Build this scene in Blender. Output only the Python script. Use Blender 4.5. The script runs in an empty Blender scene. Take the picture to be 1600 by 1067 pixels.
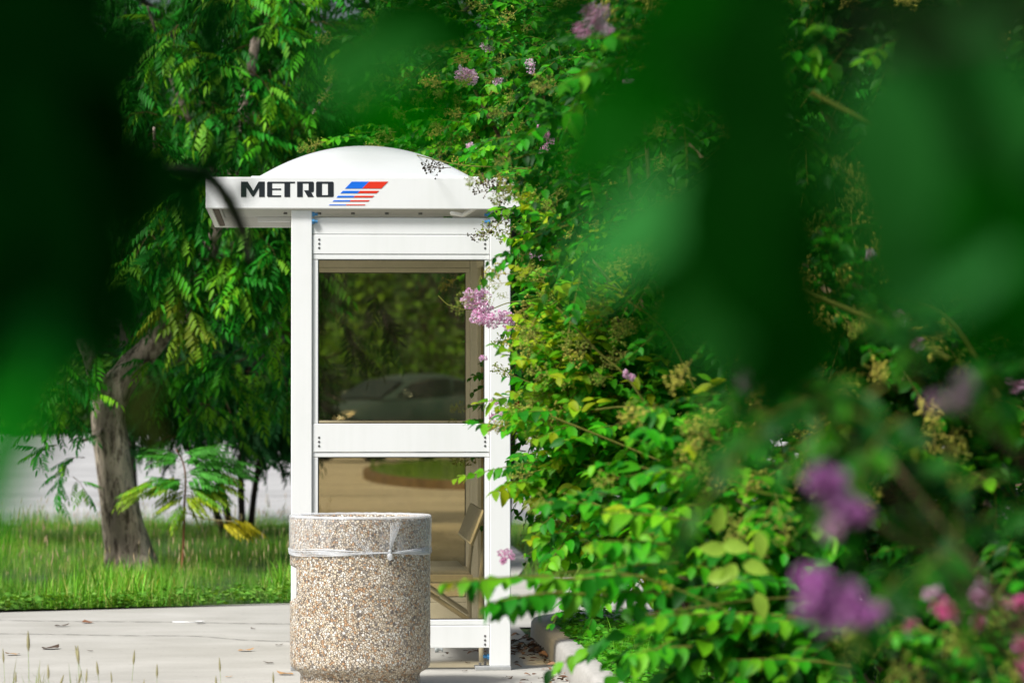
import bpy, math, random
import numpy as np
from mathutils import Vector, Matrix, noise as mnoise
R = math.radians
random.seed(7)
rng = np.random.default_rng(11)
SC = bpy.context.scene
COL = SC.collection

# ------------------------------------------------------------------ camera
F = 6000.0                       # focal length in photo pixels (1600 wide)
YAW, PITCH = math.atan(345 / F), math.atan(76.5 / F)
EYE = Vector((0, 0, 1.467))
cam = bpy.data.cameras.new('camera'); cam_o = bpy.data.objects.new('camera', cam); COL.objects.link(cam_o)
cam_o.location = EYE; cam_o.rotation_euler = (R(90) + PITCH, 0, -YAW)
cam.sensor_width = 36; cam.lens = 36 * F / 1600
cam.clip_start = 0.05; cam.clip_end = 3000
cam.dof.use_dof = True; cam.dof.focus_distance = 19.9; cam.dof.aperture_fstop = 3.7
SC.camera = cam_o
# ------------------------------------------------------------------ light
SUN_EL, SUN_AZ = R(52), R(-132)            # azimuth clockwise from +Y : behind the camera, to the left
w = bpy.data.worlds.new('World'); SC.world = w; w.use_nodes = True
nt = w.node_tree; bg = nt.nodes['Background']
sky = nt.nodes.new('ShaderNodeTexSky'); sky.sky_type = 'NISHITA'; sky.sun_disc = False
sky.sun_elevation = SUN_EL; sky.sun_rotation = SUN_AZ; sky.dust_density = 5.0; sky.air_density = 1.0; sky.ozone_density = 1.0
nt.links.new(sky.outputs[0], bg.inputs[0]); bg.inputs[1].default_value = 0.08
sl = bpy.data.lights.new('sun', 'SUN'); sl.energy = 3.7; sl.angle = R(13); sl.color = (1, .985, .95)
so = bpy.data.objects.new('sun', sl); COL.objects.link(so)
sd = Vector((math.sin(SUN_AZ) * math.cos(SUN_EL), math.cos(SUN_AZ) * math.cos(SUN_EL), math.sin(SUN_EL)))
so.rotation_euler = sd.to_track_quat('Z', 'Y').to_euler(); so.location = sd * 40
SC.view_settings.view_transform = 'Standard'; SC.view_settings.look = 'None'
SC.view_settings.exposure = 0.40; SC.view_settings.gamma = 1
SC.cycles.max_bounces = 10; SC.cycles.transparent_max_bounces = 16
SC.cycles.diffuse_bounces = 3; SC.cycles.glossy_bounces = 3; SC.cycles.transmission_bounces = 6
SC.cycles.use_denoising = True

# ------------------------------------------------------------------ helpers
_rot = cam_o.rotation_euler.to_matrix()
def at(px, py, Y):
    d = _rot @ Vector(((px - 800) / F, -(py - 533.5) / F, -1))
    return EYE + d * (Y / d.y)

def tag(o, label=None, cat=None, group=None, kind=None):
    if label: o['label'] = label
    if cat: o['category'] = cat
    if group: o['group'] = group
    if kind: o['kind'] = kind
    return o
def empty(name, loc, label, cat, group=None, rz=0):
    o = bpy.data.objects.new(name, None); COL.objects.link(o); o.location = loc; o.rotation_euler.z = rz
    o.empty_display_size = .1
    return tag(o, label, cat, group)
def link(name, me, m, parent=None, smooth=False):
    if smooth: me.shade_smooth()
    if m is not None: me.materials.append(m)
    o = bpy.data.objects.new(name, me); COL.objects.link(o)
    if parent is not None:
        o.parent = parent
        # geometry is written in world coordinates: keep it there
        mw = Matrix.Translation(parent_loc(parent)) @ Matrix.Rotation(parent.rotation_euler.z if parent.type == 'EMPTY' else 0, 4, 'Z')
        o.matrix_parent_inverse = mw.inverted()
    return o
def parent_loc(p):
    return p.location.copy() if p.type == 'EMPTY' else Vector((0, 0, 0))
def sublink(name, me, m, part, smooth=False):          # child of a part whose own frame is world-like
    if smooth: me.shade_smooth()
    if m is not None: me.materials.append(m)
    o = bpy.data.objects.new(name, me); COL.objects.link(o); o.parent = part
    return o

class MB:
    def __init__(s): s.v = []; s.f = []
    def add(s, vs, fs):
        b = len(s.v); s.v += [tuple(v) for v in vs]; s.f += [tuple(i + b for i in f) for f in fs]; return s
    def box(s, x0, x1, y0, y1, z0, z1, c=0.0):
        if c <= 0:
            vs = [(x, y, z) for z in (z0, z1) for x, y in ((x0, y0), (x1, y0), (x1, y1), (x0, y1))]
            return s.add(vs, [(3, 2, 1, 0), (4, 5, 6, 7), (0, 1, 5, 4), (1, 2, 6, 5), (2, 3, 7, 6), (3, 0, 4, 7)])
        bm_v = []                                         # chamfered box
        X = (x0, x1); Y = (y0, y1); Z = (z0, z1); idx = {}
        for i in (0, 1):
            for j in (0, 1):
                for k in (0, 1):
                    sx, sy, sz = (1 - 2 * i) * c, (1 - 2 * j) * c, (1 - 2 * k) * c
                    idx[i, j, k, 0] = len(bm_v); bm_v.append((X[i], Y[j] + sy, Z[k] + sz))
                    idx[i, j, k, 1] = len(bm_v); bm_v.append((X[i] + sx, Y[j], Z[k] + sz))
                    idx[i, j, k, 2] = len(bm_v); bm_v.append((X[i] + sx, Y[j] + sy, Z[k]))
        fs = []
        def q(l): fs.append(tuple(idx[a] for a in l))
        for i in (0, 1): q([(i, 0, 0, 0), (i, 1, 0, 0), (i, 1, 1, 0), (i, 0, 1, 0)][::1 if i else -1])
        for j in (0, 1): q([(0, j, 0, 1), (0, j, 1, 1), (1, j, 1, 1), (1, j, 0, 1)][::1 if j else -1])
        for k in (0, 1): q([(0, 0, k, 2), (1, 0, k, 2), (1, 1, k, 2), (0, 1, k, 2)][::1 if k else -1])
        for i in (0, 1):
            for j in (0, 1): q([(i, j, 0, 0), (i, j, 1, 0), (i, j, 1, 1), (i, j, 0, 1)][::1 if i == j else -1])
        for i in (0, 1):
            for k in (0, 1): q([(i, 0, k, 0), (i, 0, k, 2), (i, 1, k, 2), (i, 1, k, 0)][::1 if i == k else -1])
        for j in (0, 1):
            for k in (0, 1): q([(0, j, k, 1), (1, j, k, 1), (1, j, k, 2), (0, j, k, 2)][::1 if j == k else -1])
        for i in (0, 1):
            for j in (0, 1):
                for k in (0, 1): q([(i, j, k, 0), (i, j, k, 1), (i, j, k, 2)][::1 if (i + j + k) % 2 else -1])
        return s.add(bm_v, fs)
    def tube(s, pts, r, n=8, cap=True):
        pts = [Vector(p) for p in pts]
        rs = r if isinstance(r, (list, tuple)) else [r] * len(pts)
        b = len(s.v); ref = Vector((0, 0, 1))
        t0 = (pts[1] - pts[0]).normalized()
        if abs(t0.z) > .9: ref = Vector((1, 0, 0))
        u = t0.cross(ref).normalized()
        for i, p in enumerate(pts):
            t = (pts[min(i + 1, len(pts) - 1)] - pts[max(i - 1, 0)]).normalized()
            u = (u - t * u.dot(t)).normalized(); v = t.cross(u)
            for k in range(n):
                a = 2 * math.pi * k / n
                s.v.append(tuple(p + (u * math.cos(a) + v * math.sin(a)) * rs[i]))
        for i in range(len(pts) - 1):
            for k in range(n):
                a = b + i * n + k; c = b + i * n + (k + 1) % n
                s.f.append((a, c, c + n, a + n))
        if cap:
            s.f.append(tuple(b + k for k in range(n))[::-1]); e = b + (len(pts) - 1) * n
            s.f.append(tuple(e + k for k in range(n)))
        return s
    def prism(s, poly, y0, y1):                           # polygon in (x,z), extruded along y
        n = len(poly)
        vs = [(x, y0, z) for x, z in poly] + [(x, y1, z) for x, z in poly]
        fs = [tuple(range(n)), tuple(range(2 * n - 1, n - 1, -1))] + [(i, i + n, (i + 1) % n + n, (i + 1) % n) for i in range(n)]
        return s.add(vs, fs)
    def cyl(s, c, axis, r, h, n=10):
        c = Vector(c); a = Vector(axis).normalized()
        return s.tube([c, c + a * h], r, n)
    def mesh(s, name='m'):
        me = bpy.data.meshes.new(name); me.from_pydata(s.v, [], s.f); me.update(); return me
    def build(s, name, m, parent=None, smooth=False): return link(name, s.mesh(name), m, parent, smooth)

def fix_normals(me):
    import bmesh
    bm = bmesh.new(); bm.from_mesh(me); bmesh.ops.recalc_face_normals(bm, faces=bm.faces); bm.to_mesh(me); bm.free()

def spline(pts, n=6):
    P = [Vector(p) for p in pts]; out = []
    for i in range(len(P) - 1):
        p0 = P[max(i - 1, 0)]; p1 = P[i]; p2 = P[i + 1]; p3 = P[min(i + 2, len(P) - 1)]
        for k in range(n):
            t = k / n
            out.append(.5 * ((2 * p1) + (p2 - p0) * t + (2 * p0 - 5 * p1 + 4 * p2 - p3) * t * t + (3 * p1 - p0 - 3 * p2 + p3) * t ** 3))
    out.append(P[-1]); return out

# ------------------------------------------------------------------ bulk leaf meshes (numpy)
class Tmpl:
    """verts, faces (lists), optional per vertex colour"""
    def __init__(s, v, f, c=None):
        s.v = np.array(v, float); s.f = f
        s.flat = np.array([i for q in f for i in q], np.int64); s.n = np.array([len(q) for q in f], np.int64)
        s.c = None if c is None else np.array(c, float)
def merge_tmpl(parts):
    v = []; f = []; c = []
    for t, cc in parts:
        b = len(v); v += [tuple(x) for x in t.v]; f += [tuple(i + b for i in q) for q in t.f]
        c += [cc] * len(t.v) if t.c is None else [tuple(x) for x in t.c]
    return Tmpl(v, f, c if c and c[0] is not None else None)
class Bulk:
    def __init__(s): s.V = []; s.L = []; s.N = []; s.C = []; s.nv = 0
    def put(s, tm, T, D, U, S, col, W=None):
        """T pos (N,3), D direction (x axis), U approx normal (z axis), S size (N,), col (N,3)"""
        T = np.asarray(T, float); D = np.asarray(D, float); U = np.asarray(U, float); N = len(T)
        if N == 0: return
        S = np.broadcast_to(np.asarray(S, float), (N,)); col = np.broadcast_to(np.asarray(col, float), (N, 3))
        D = D / (np.linalg.norm(D, axis=1, keepdims=True) + 1e-9)
        Y = np.cross(U, D); Y = Y / (np.linalg.norm(Y, axis=1, keepdims=True) + 1e-9); Z = np.cross(D, Y)
        M = np.stack([D, Y, Z], axis=2)                   # columns
        v = np.einsum('nij,vj->nvi', M, tm.v) * S[:, None, None] + T[:, None, :]
        nv = len(tm.v)
        s.V.append(v.reshape(-1, 3))
        s.L.append((tm.flat[None, :] + (np.arange(N) * nv)[:, None] + s.nv).reshape(-1))
        s.N.append(np.tile(tm.n, N))
        if tm.c is None: c = np.repeat(col[:, None, :], nv, axis=1)
        else: c = np.broadcast_to(tm.c[None], (N, nv, 3)) * col[:, None, :]
        s.C.append(c.reshape(-1, 3)); s.nv += N * nv
    def mesh(s, name):
        V = np.concatenate(s.V); L = np.concatenate(s.L); N = np.concatenate(s.N); C = np.concatenate(s.C)
        me = bpy.data.meshes.new(name)
        me.vertices.add(len(V)); me.vertices.foreach_set('co', V.astype(np.float32).ravel())
        me.loops.add(len(L)); me.loops.foreach_set('vertex_index', L.astype(np.int32))
        me.polygons.add(len(N)); st = np.concatenate([[0], np.cumsum(N)[:-1]])
        me.polygons.foreach_set('loop_start', st.astype(np.int32))
        me.update(calc_edges=True)
        ca = me.color_attributes.new('tint', 'FLOAT_COLOR', 'POINT')
        ca.data.foreach_set('color', np.concatenate([np.clip(C, 0, 1), np.ones((len(C), 1))], 1).astype(np.float32).ravel())
        return me
    def build(s, name, m, parent=None, smooth=True): return link(name, s.mesh(name), m, parent, smooth)

def leaf_tmpl(ts, ws, fold=.25, bend=-.18, wave=0.0):
    """leaf of length 1 along +x; half widths ws at ts; folded on the midrib, bent down"""
    v = []; mid = []; le = []; ri = []
    for i, (t, wd) in enumerate(zip(ts, ws)):
        z = bend * t * t
        mid.append(len(v)); v.append((t, 0, z))
        if wd > 0:
            zz = z + fold * wd + wave * math.sin(7 * t)
            le.append(len(v)); v.append((t, wd, zz)); ri.append(len(v)); v.append((t, -wd, z + fold * wd - wave * math.sin(7 * t + 1)))
        else: le.append(None); ri.append(None)
    f = []
    for i in range(len(ts) - 1):
        a, b = mid[i], mid[i + 1]
        for sd_, flip in ((le, 0), (ri, 1)):
            c, d = sd_[i], sd_[i + 1]
            q = [x for x in (a, b, d, c) if x is not None]
            f.append(tuple(q[::-1] if flip else q))
    return Tmpl(v, f)
OVAL = [leaf_tmpl((0, .12, .3, .55, .8, 1), (0, .17, .27, .27, .15, 0), .3, b, .012) for b in (-.05, -.2, -.35)]
LANCE = leaf_tmpl((0, .25, .6, 1), (0, .13, .12, 0), .35, -.2)
ROUND = leaf_tmpl((0, .2, .5, .8, 1), (0, .3, .38, .25, 0), .2, -.15)
def octa(r, c=(0, 0, 0), sq=1.0):
    """small 14-vertex ball"""
    v = [(0, 0, 1), (0, 0, -1)] + [(math.cos(a) * .87, math.sin(a) * .87, z) for z in (.5, -.5) for a in [k * math.pi / 3 + (0 if z > 0 else .5) for k in range(6)]]
    v = [(x * r + c[0], y * r + c[1], z * r * sq + c[2]) for x, y, z in v]
    f = [(0, 2 + k, 2 + (k + 1) % 6) for k in range(6)] + [(1, 8 + (k + 1) % 6, 8 + k) for k in range(6)]
    for k in range(6): f.append((2 + k, 8 + k, 2 + (k + 1) % 6)); f.append((2 + (k + 1) % 6, 8 + k, 8 + (k + 1) % 6))
    return Tmpl(v, f)
def rot_t(t, d, p, s=1.0, up=(0, 0, 1)):
    d = np.array(d, float); d /= np.linalg.norm(d) + 1e-9
    y = np.cross(up, d); y /= np.linalg.norm(y) + 1e-9; z = np.cross(d, y)
    return Tmpl(t.v @ np.stack([d, y, z]) * s + np.array(p), t.f, t.c)
def stick(a, b, r0, r1, n=3):
    mb = MB(); mb.tube([a, b], [r0, r1], n, cap=False); return Tmpl(mb.v, mb.f)
def pinnate(seed, pairs=6, L=.26, ll=.092, droop=.75, stemc=(.16, .12, .03)):
    rr = random.Random(seed); parts = []; prev = (0, 0, 0)
    for i in range(pairs + 1):
        x = L * (.22 + .78 * i / pairs); z = -.42 * x * x / L
        cur = (x, 0, z); parts.append((stick(prev, cur, .0022, .0016), stemc)); prev = cur
        if i == pairs:
            parts.append((rot_t(LANCE, (1, 0, -.9), cur, ll), (1, 1, 1))); break
        for sgn in (-1, 1):
            d = (.55 + rr.uniform(-.15, .15), sgn * (.8 + rr.uniform(-.1, .1)), -droop + rr.uniform(-.25, .25))
            s_ = ll * (.8 + .25 * math.sin(math.pi * (i + .7) / pairs)) * rr.uniform(.88, 1.1)
            k = rr.uniform(.85, 1.15)
            parts.append((rot_t(LANCE, d, cur, s_), (k, k, k)))
    return merge_tmpl(parts)
PIN = [pinnate(s) for s in range(4)]
PINF = [pinnate(s + 20, 10, .30, .068, .55, (.35, .3, .05)) for s in range(3)]
def panicle(seed, L=.12, nb=12, ball=.0037, stemc=(.25, .17, .05), ballc=(.16, .17, .04), dens=4):
    rr = random.Random(seed); parts = [(stick((0, 0, 0), (L, 0, -.01), .0016, .0008), stemc)]
    for i in range(nb):
        x = L * (.15 + .85 * i / nb); a = i * 2.4 + rr.uniform(-.3, .3)
        l = L * .42 * (1 - .65 * i / nb) * rr.uniform(.7, 1.1)
        e = np.array((x + l * .6, math.cos(a) * l, math.sin(a) * l)); b0 = np.array((x, 0, -.01 * x / L))
        parts.append((stick(b0, e, .0011, .0007), stemc))
        for k in range(dens):
            t = .45 + .55 * k / (dens - 1) if dens > 1 else 1; p = b0 + (e - b0) * t
            o = p + np.array([rr.uniform(-.008, .012) for _ in range(3)])
            parts.append((stick(p, o, .0006, .0005), stemc)); c = rr.uniform(.6, 1.3)
            parts.append((octa(ball * rr.uniform(.7, 1.2), o, 1.15), tuple(q * c for q in ballc)))
    return merge_tmpl(parts)
PAN_G = [panicle(s, ballc=(.22, .30, .03), stemc=(.3, .26, .05)) for s in (1, 2, 3)]
PAN_D = [panicle(s, ballc=(.05, .04, .02), stemc=(.12, .07, .03), ball=.0046, nb=9, dens=3) for s in (4, 5)]
PAN_B = [panicle(s, ballc=(.38, .36, .05), stemc=(.34, .26, .06), ball=.0042, nb=13, dens=5) for s in (6, 7)]
def petal(seed):
    rr = random.Random(seed); v = [(0, 0, 0)]; n = 7
    for k in range(n):
        a = -1.1 + 2.2 * k / (n - 1); rad = 1 * (.85 + rr.uniform(-.12, .15))
        v.append((math.cos(a) * rad, math.sin(a) * rad * .85, .28 * (1 if k % 2 else -1) + rr.uniform(-.1, .1)))
    return Tmpl(v, [(0, k + 1, k + 2) for k in range(n - 1)])
PETAL = [petal(s) for s in range(4)]

# ------------------------------------------------------------------ materials
def mat(name): 
    m = bpy.data.materials.new(name); m.use_nodes = True; return m, m.node_tree, m.node_tree.nodes['Principled BSDF']
def N(nt, t, **kw):
    n = nt.nodes.new(t)
    for k, v in kw.items():
        if k in n.inputs.keys(): n.inputs[k].default_value = v
        else: setattr(n, k, v)
    return n
def noisy(name, c1, c2, scale=5, rough=.6, bump=.0, detail=6, bscale=None, metallic=0, stretch=None, rough2=None, spec=.5, bdist=.01):
    m, nt, b = mat(name)
    tc = N(nt, 'ShaderNodeTexCoord'); mp = N(nt, 'ShaderNodeMapping')
    if stretch: mp.inputs['Scale'].default_value = stretch
    nt.links.new(tc.outputs['Object'], mp.inputs[0])
    n = N(nt, 'ShaderNodeTexNoise', Scale=scale, Detail=detail); nt.links.new(mp.outputs[0], n.inputs['Vector'])
    r = N(nt, 'ShaderNodeValToRGB'); r.color_ramp.elements[0].position = .32; r.color_ramp.elements[1].position = .68
    r.color_ramp.elements[0].color = (*c1, 1); r.color_ramp.elements[1].color = (*c2, 1)
    nt.links.new(n.outputs['Fac'], r.inputs[0]); nt.links.new(r.outputs[0], b.inputs['Base Color'])
    b.inputs['Roughness'].default_value = rough; b.inputs['Metallic'].default_value = metallic
    b.inputs['Specular IOR Level'].default_value = spec
    if bump:
        n2 = N(nt, 'ShaderNodeTexNoise', Scale=bscale or scale * 6, Detail=8); nt.links.new(mp.outputs[0], n2.inputs['Vector'])
        bp = N(nt, 'ShaderNodeBump', Strength=bump, Distance=bdist); nt.links.new(n2.outputs['Fac'], bp.inputs['Height'])
        nt.links.new(bp.outputs[0], b.inputs['Normal'])
    return m
def plain(name, c, rough=.5, metallic=0, spec=.5):
    return noisy(name, tuple(x * .93 for x in c), c, 9, rough, 0, 3, metallic=metallic, spec=spec)

def leaf_mat(name, rough=.48, trans=.35, spec=.18, gain=1.0, vein=False, tf=(1.5, 1.3, .4)):
    m, nt, b = mat(name)
    a = N(nt, 'ShaderNodeAttribute', attribute_name='tint')
    nz = N(nt, 'ShaderNodeTexNoise', Scale=35.0, Detail=2); tc = N(nt, 'ShaderNodeTexCoord'); nt.links.new(tc.outputs['Object'], nz.inputs['Vector'])
    mr = N(nt, 'ShaderNodeMapRange'); mr.inputs['To Min'].default_value = .8 * gain; mr.inputs['To Max'].default_value = 1.2 * gain
    nt.links.new(nz.outputs['Fac'], mr.inputs['Value'])
    mx = N(nt, 'ShaderNodeVectorMath', operation='SCALE'); nt.links.new(a.outputs['Color'], mx.inputs[0]); nt.links.new(mr.outputs[0], mx.inputs['Scale'])
    nt.links.new(mx.outputs[0], b.inputs['Base Color']); b.inputs['Roughness'].default_value = rough; b.inputs['Specular IOR Level'].default_value = spec
    if trans > 0:
        t = N(nt, 'ShaderNodeBsdfTranslucent'); g = N(nt, 'ShaderNodeVectorMath', operation='MULTIPLY'); g.inputs[1].default_value = tf
        nt.links.new(mx.outputs[0], g.inputs[0]); nt.links.new(g.outputs[0], t.inputs['Color'])
        ms = N(nt, 'ShaderNodeMixShader'); ms.inputs[0].default_value = trans
        nt.links.new(b.outputs[0], ms.inputs[1]); nt.links.new(t.outputs[0], ms.inputs[2])
        nt.links.new(ms.outputs[0], nt.nodes['Material Output'].inputs['Surface'])
    return m

M = {}
M['leaf'] = leaf_mat('leaf_green'); M['tree_leaf'] = leaf_mat('tree_leaf_green', .5, .22, .14, .95); M['leaf_matte'] = leaf_mat('leaf_soft', .6, .25, .25)
M['flower'] = leaf_mat('petal', .6, .5, .2, tf=(1, 1, 1)); M['grass'] = leaf_mat('grass_blade', .55, .3, .25)
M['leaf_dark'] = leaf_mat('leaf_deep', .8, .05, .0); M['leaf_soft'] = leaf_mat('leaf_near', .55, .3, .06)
M['capsule'] = leaf_mat('capsule', .6, 0, .3)
M['twig'] = noisy('twig_bark', (.10, .06, .03), (.22, .15, .07), 30, .8)
M['twig_green'] = noisy('twig_young', (.20, .20, .05), (.34, .26, .10), 20, .6)
M['dark_bark'] = noisy('dark_bark', (.018, .013, .010), (.05, .036, .028), 12, .9, .6)

def aluminium(name, c):
    m, nt, b = mat(name)
    tc = N(nt, 'ShaderNodeTexCoord'); n = N(nt, 'ShaderNodeTexNoise', Scale=2.3, Detail=5); nt.links.new(tc.outputs['Object'], n.inputs['Vector'])
    mp = N(nt, 'ShaderNodeMapping'); mp.inputs['Scale'].default_value = (26, 26, 1.6); nt.links.new(tc.outputs['Object'], mp.inputs[0])
    n2 = N(nt, 'ShaderNodeTexNoise', Scale=1.0, Detail=6); nt.links.new(mp.outputs[0], n2.inputs['Vector'])
    ad = N(nt, 'ShaderNodeMath', operation='MULTIPLY_ADD'); ad.inputs[1].default_value = .5; nt.links.new(n2.outputs['Fac'], ad.inputs[0]); nt.links.new(n.outputs['Fac'], ad.inputs[2])
    r = N(nt, 'ShaderNodeValToRGB'); r.color_ramp.elements[0].position = .45; r.color_ramp.elements[1].position = .8
    r.color_ramp.elements[0].color = (c[0] * .93, c[1] * .935, c[2] * .92, 1); r.color_ramp.elements[1].color = (*c, 1)
    nt.links.new(ad.outputs[0], r.inputs[0]); nt.links.new(r.outputs[0], b.inputs['Base Color'])
    b.inputs['Roughness'].default_value = .38; b.inputs['Specular IOR Level'].default_value = .4
    return m
M['white'] = aluminium('white_painted_metal', (.80, .82, .82))
M['inner'] = plain('inner_frame_paint', (.80, .80, .76), .5)
_m, _nt, _b = mat('dome_acrylic'); _b.inputs['Base Color'].default_value = (.74, .77, .78, 1); _b.inputs['Roughness'].default_value = .3
_t = _nt.nodes.new('ShaderNodeBsdfTranslucent'); _t.inputs[0].default_value = (.85, .87, .86, 1); _x = _nt.nodes.new('ShaderNodeMixShader'); _x.inputs[0].default_value = .42
_nt.links.new(_b.outputs[0], _x.inputs[1]); _nt.links.new(_t.outputs[0], _x.inputs[2]); _nt.links.new(_x.outputs[0], _nt.nodes['Material Output'].inputs['Surface']); M['dome'] = _m
M['seam'] = plain('dark_seam', (.03, .03, .03), .7)
M['ceiling'] = plain('ceiling_paint', (.45, .45, .42), .5)
M['ink'] = plain('dark_lettering', (.012, .016, .022), .4)
M['blue'] = plain('blue_vinyl', (.005, .16, .80), .35)
M['red'] = plain('red_vinyl', (.75, .035, .012), .35)
M['galv'] = noisy('galvanised_steel', (.40, .42, .43), (.60, .61, .61), 14, .45, .1, metallic=.6)
M['bolt'] = plain('blue_bolt_paint', (.03, .20, .42), .4)
M['steel'] = plain('screw_steel', (.22, .22, .22), .35, .8)
M['bench'] = plain('bench_beige_steel', (.66, .64, .56), .45)
M['bench_slat'] = noisy('bench_mesh_seat', (.22, .22, .20), (.34, .34, .31), 60, .6)

def glass():
    m, nt, b = mat('bronze_tinted_pane'); nt.nodes.remove(b)
    t = N(nt, 'ShaderNodeBsdfTransparent'); t.inputs[0].default_value = (.855, .80, .665, 1)
    g = N(nt, 'ShaderNodeBsdfGlossy'); g.inputs['Roughness'].default_value = .08; g.inputs[0].default_value = (1, 1, 1, 1)
    d = N(nt, 'ShaderNodeBsdfDiffuse'); d.inputs[0].default_value = (.30, .27, .20, 1)
    tc = N(nt, 'ShaderNodeTexCoord'); n = N(nt, 'ShaderNodeTexNoise', Scale=7.0, Detail=9); nt.links.new(tc.outputs['Object'], n.inputs['Vector'])
    n.inputs['Roughness'].default_value = .75
    mr = N(nt, 'ShaderNodeMapRange'); mr.inputs['From Min'].default_value = .45; mr.inputs['From Max'].default_value = .85
    mr.inputs['To Min'].default_value = .004; mr.inputs['To Max'].default_value = .07; nt.links.new(n.outputs['Fac'], mr.inputs['Value'])
    m1 = N(nt, 'ShaderNodeMixShader'); m1.inputs[0].default_value = .012; nt.links.new(t.outputs[0], m1.inputs[1]); nt.links.new(g.outputs[0], m1.inputs[2])
    m2 = N(nt, 'ShaderNodeMixShader'); nt.links.new(mr.outputs[0], m2.inputs[0]); nt.links.new(m1.outputs[0], m2.inputs[1]); nt.links.new(d.outputs[0], m2.inputs[2])
    nt.links.new(m2.outputs[0], nt.nodes['Material Output'].inputs['Surface']); return m
M['glass'] = glass()

def concrete(name, c1, c2, gran=.5, bs=.9, st=(.35, 1.6, 1)):
    m, nt, b = mat(name)
    tc = N(nt, 'ShaderNodeTexCoord')
    big = N(nt, 'ShaderNodeTexNoise', Scale=bs, Detail=7); big.inputs['Roughness'].default_value = .65
    fine = N(nt, 'ShaderNodeTexNoise', Scale=60.0, Detail=8); spots = N(nt, 'ShaderNodeTexVoronoi', Scale=9.0)
    mp = N(nt, 'ShaderNodeMapping'); mp.inputs['Scale'].default_value = st
    streak = N(nt, 'ShaderNodeTexNoise', Scale=3.0, Detail=6)
    for n in (big, fine, spots): nt.links.new(tc.outputs['Object'], n.inputs['Vector'])
    nt.links.new(tc.outputs['Object'], mp.inputs[0]); nt.links.new(mp.outputs[0], streak.inputs['Vector'])
    a = N(nt, 'ShaderNodeMath', operation='ADD'); nt.links.new(big.outputs['Fac'], a.inputs[0]); nt.links.new(streak.outputs['Fac'], a.inputs[1])
    a2 = N(nt, 'ShaderNodeMath', operation='MULTIPLY_ADD'); a2.inputs[1].default_value = gran; nt.links.new(fine.outputs['Fac'], a2.inputs[0]); nt.links.new(a.outputs[0], a2.inputs[2])
    mr = N(nt, 'ShaderNodeMapRange'); mr.inputs['From Min'].default_value = .95; mr.inputs['From Max'].default_value = 1.6; nt.links.new(a2.outputs[0], mr.inputs['Value'])
    r = N(nt, 'ShaderNodeMix', data_type='RGBA'); r.inputs[6].default_value = (*c1, 1); r.inputs[7].default_value = (*c2, 1)
    nt.links.new(mr.outputs[0], r.inputs[0])
    sp = N(nt, 'ShaderNodeMapRange'); sp.inputs['From Min'].default_value = .03; sp.inputs['From Max'].default_value = .10; sp.inputs['To Min'].default_value = .55
    nt.links.new(spots.outputs['Distance'], sp.inputs['Value'])
    mul = N(nt, 'ShaderNodeVectorMath', operation='SCALE'); nt.links.new(r.outputs[2], mul.inputs[0]); nt.links.new(sp.outputs[0], mul.inputs['Scale'])
    nt.links.new(mul.outputs[0], b.inputs['Base Color']); b.inputs['Roughness'].default_value = .85; b.inputs['Specular IOR Level'].default_value = .25
    bp = N(nt, 'ShaderNodeBump', Strength=.25, Distance=.004); nt.links.new(fine.outputs['Fac'], bp.inputs['Height']); nt.links.new(bp.outputs[0], b.inputs['Normal'])
    return m
M['concrete'] = concrete('walk_concrete', (.36, .35, .315), (.47, .46, .425), .5, .9, (.6, .7, 1))
M['kerb'] = concrete('kerb_concrete', (.27, .26, .235), (.46, .45, .42), .8, .9, (1, .25, 1.5))
M['road'] = concrete('road_concrete', (.33, .33, .325), (.54, .54, .53), .3, .35, (.03, .22, 1))
M['soil'] = noisy('bed_soil', (.02, .03, .008), (.05, .045, .02), 8, .95, .6)
M['turf'] = noisy('turf_ground', (.018, .05, .006), (.05, .09, .014), 3, .95, .6)
M['crack'] = noisy('joint_dirt', (.10, .095, .08), (.20, .19, .17), 20, .95)
M['paint'] = noisy('road_paint', (.65, .65, .62), (.8, .8, .78), 20, .7)

# ------------------------------------------------------------------ ground, pavement, road, kerb
def sheet(name, poly, z, m, kind='structure'):
    mb = MB(); mb.add([(x, y, z) for x, y in poly], [tuple(range(len(poly)))]); o = mb.build(name, m)
    if o.data.polygons[0].normal.z < 0: o.data.flip_normals()
    return tag(o, kind=kind)
sheet('ground', [(-900, -300), (900, -300), (900, 2500), (-900, 2500)], 0, M['turf'])
sheet('road', [(-90, 42), (90, 42), (90, 127), (-90, 127)], .006, M['road'])
sheet('sidewalk', [(-40, 14), (1.40, 14), (1.40, 23.6), (9, 23.6), (9, 29.8), (1.75, 29.8), (2.05, 33), (2.1, 41.99), (.42, 41.99), (.42, 26.4), (-.1, 26.33), (-1.93, 25.5), (-40, 8.5)], .012, M['concrete'])
# expansion joints and cracks in the pavement
def crack(name, pts, wd, z=.016, kind='structure'):
    pts = spline(pts, 8); mb = MB(); vs = []; fs = []
    for i, p in enumerate(pts):
        j = wd * (.55 + .45 * math.sin(i * 2.7) * math.sin(i * .9))
        vs += [(p.x, p.y - j, z), (p.x, p.y + j, z)]
    for i in range(len(pts) - 1): fs.append((2 * i, 2 * i + 2, 2 * i + 3, 2 * i + 1))
    mb.add(vs, fs); return tag(mb.build(name, M['crack']), kind=kind)
def g(px, py):                                  # a point on the pavement
    d = _rot @ Vector(((px - 800) / F, -(py - 533.5) / F, -1)); p = EYE + d * (-EYE.z / d.z); return (p.x, p.y, 0)
crack('pavement_joint', [g(-60, 971), g(60, 973), g(160, 974), g(270, 975), g(380, 977), g(470, 978)], .02)
crack('pavement_joint', [g(-60, 993), g(80, 994), g(180, 996), g(300, 997), g(380, 1003), g(470, 1006)], .018)
crack('pavement_joint', [g(600, 1049), g(720, 1051), g(800, 1051), g(870, 1050)], .006)
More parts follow.
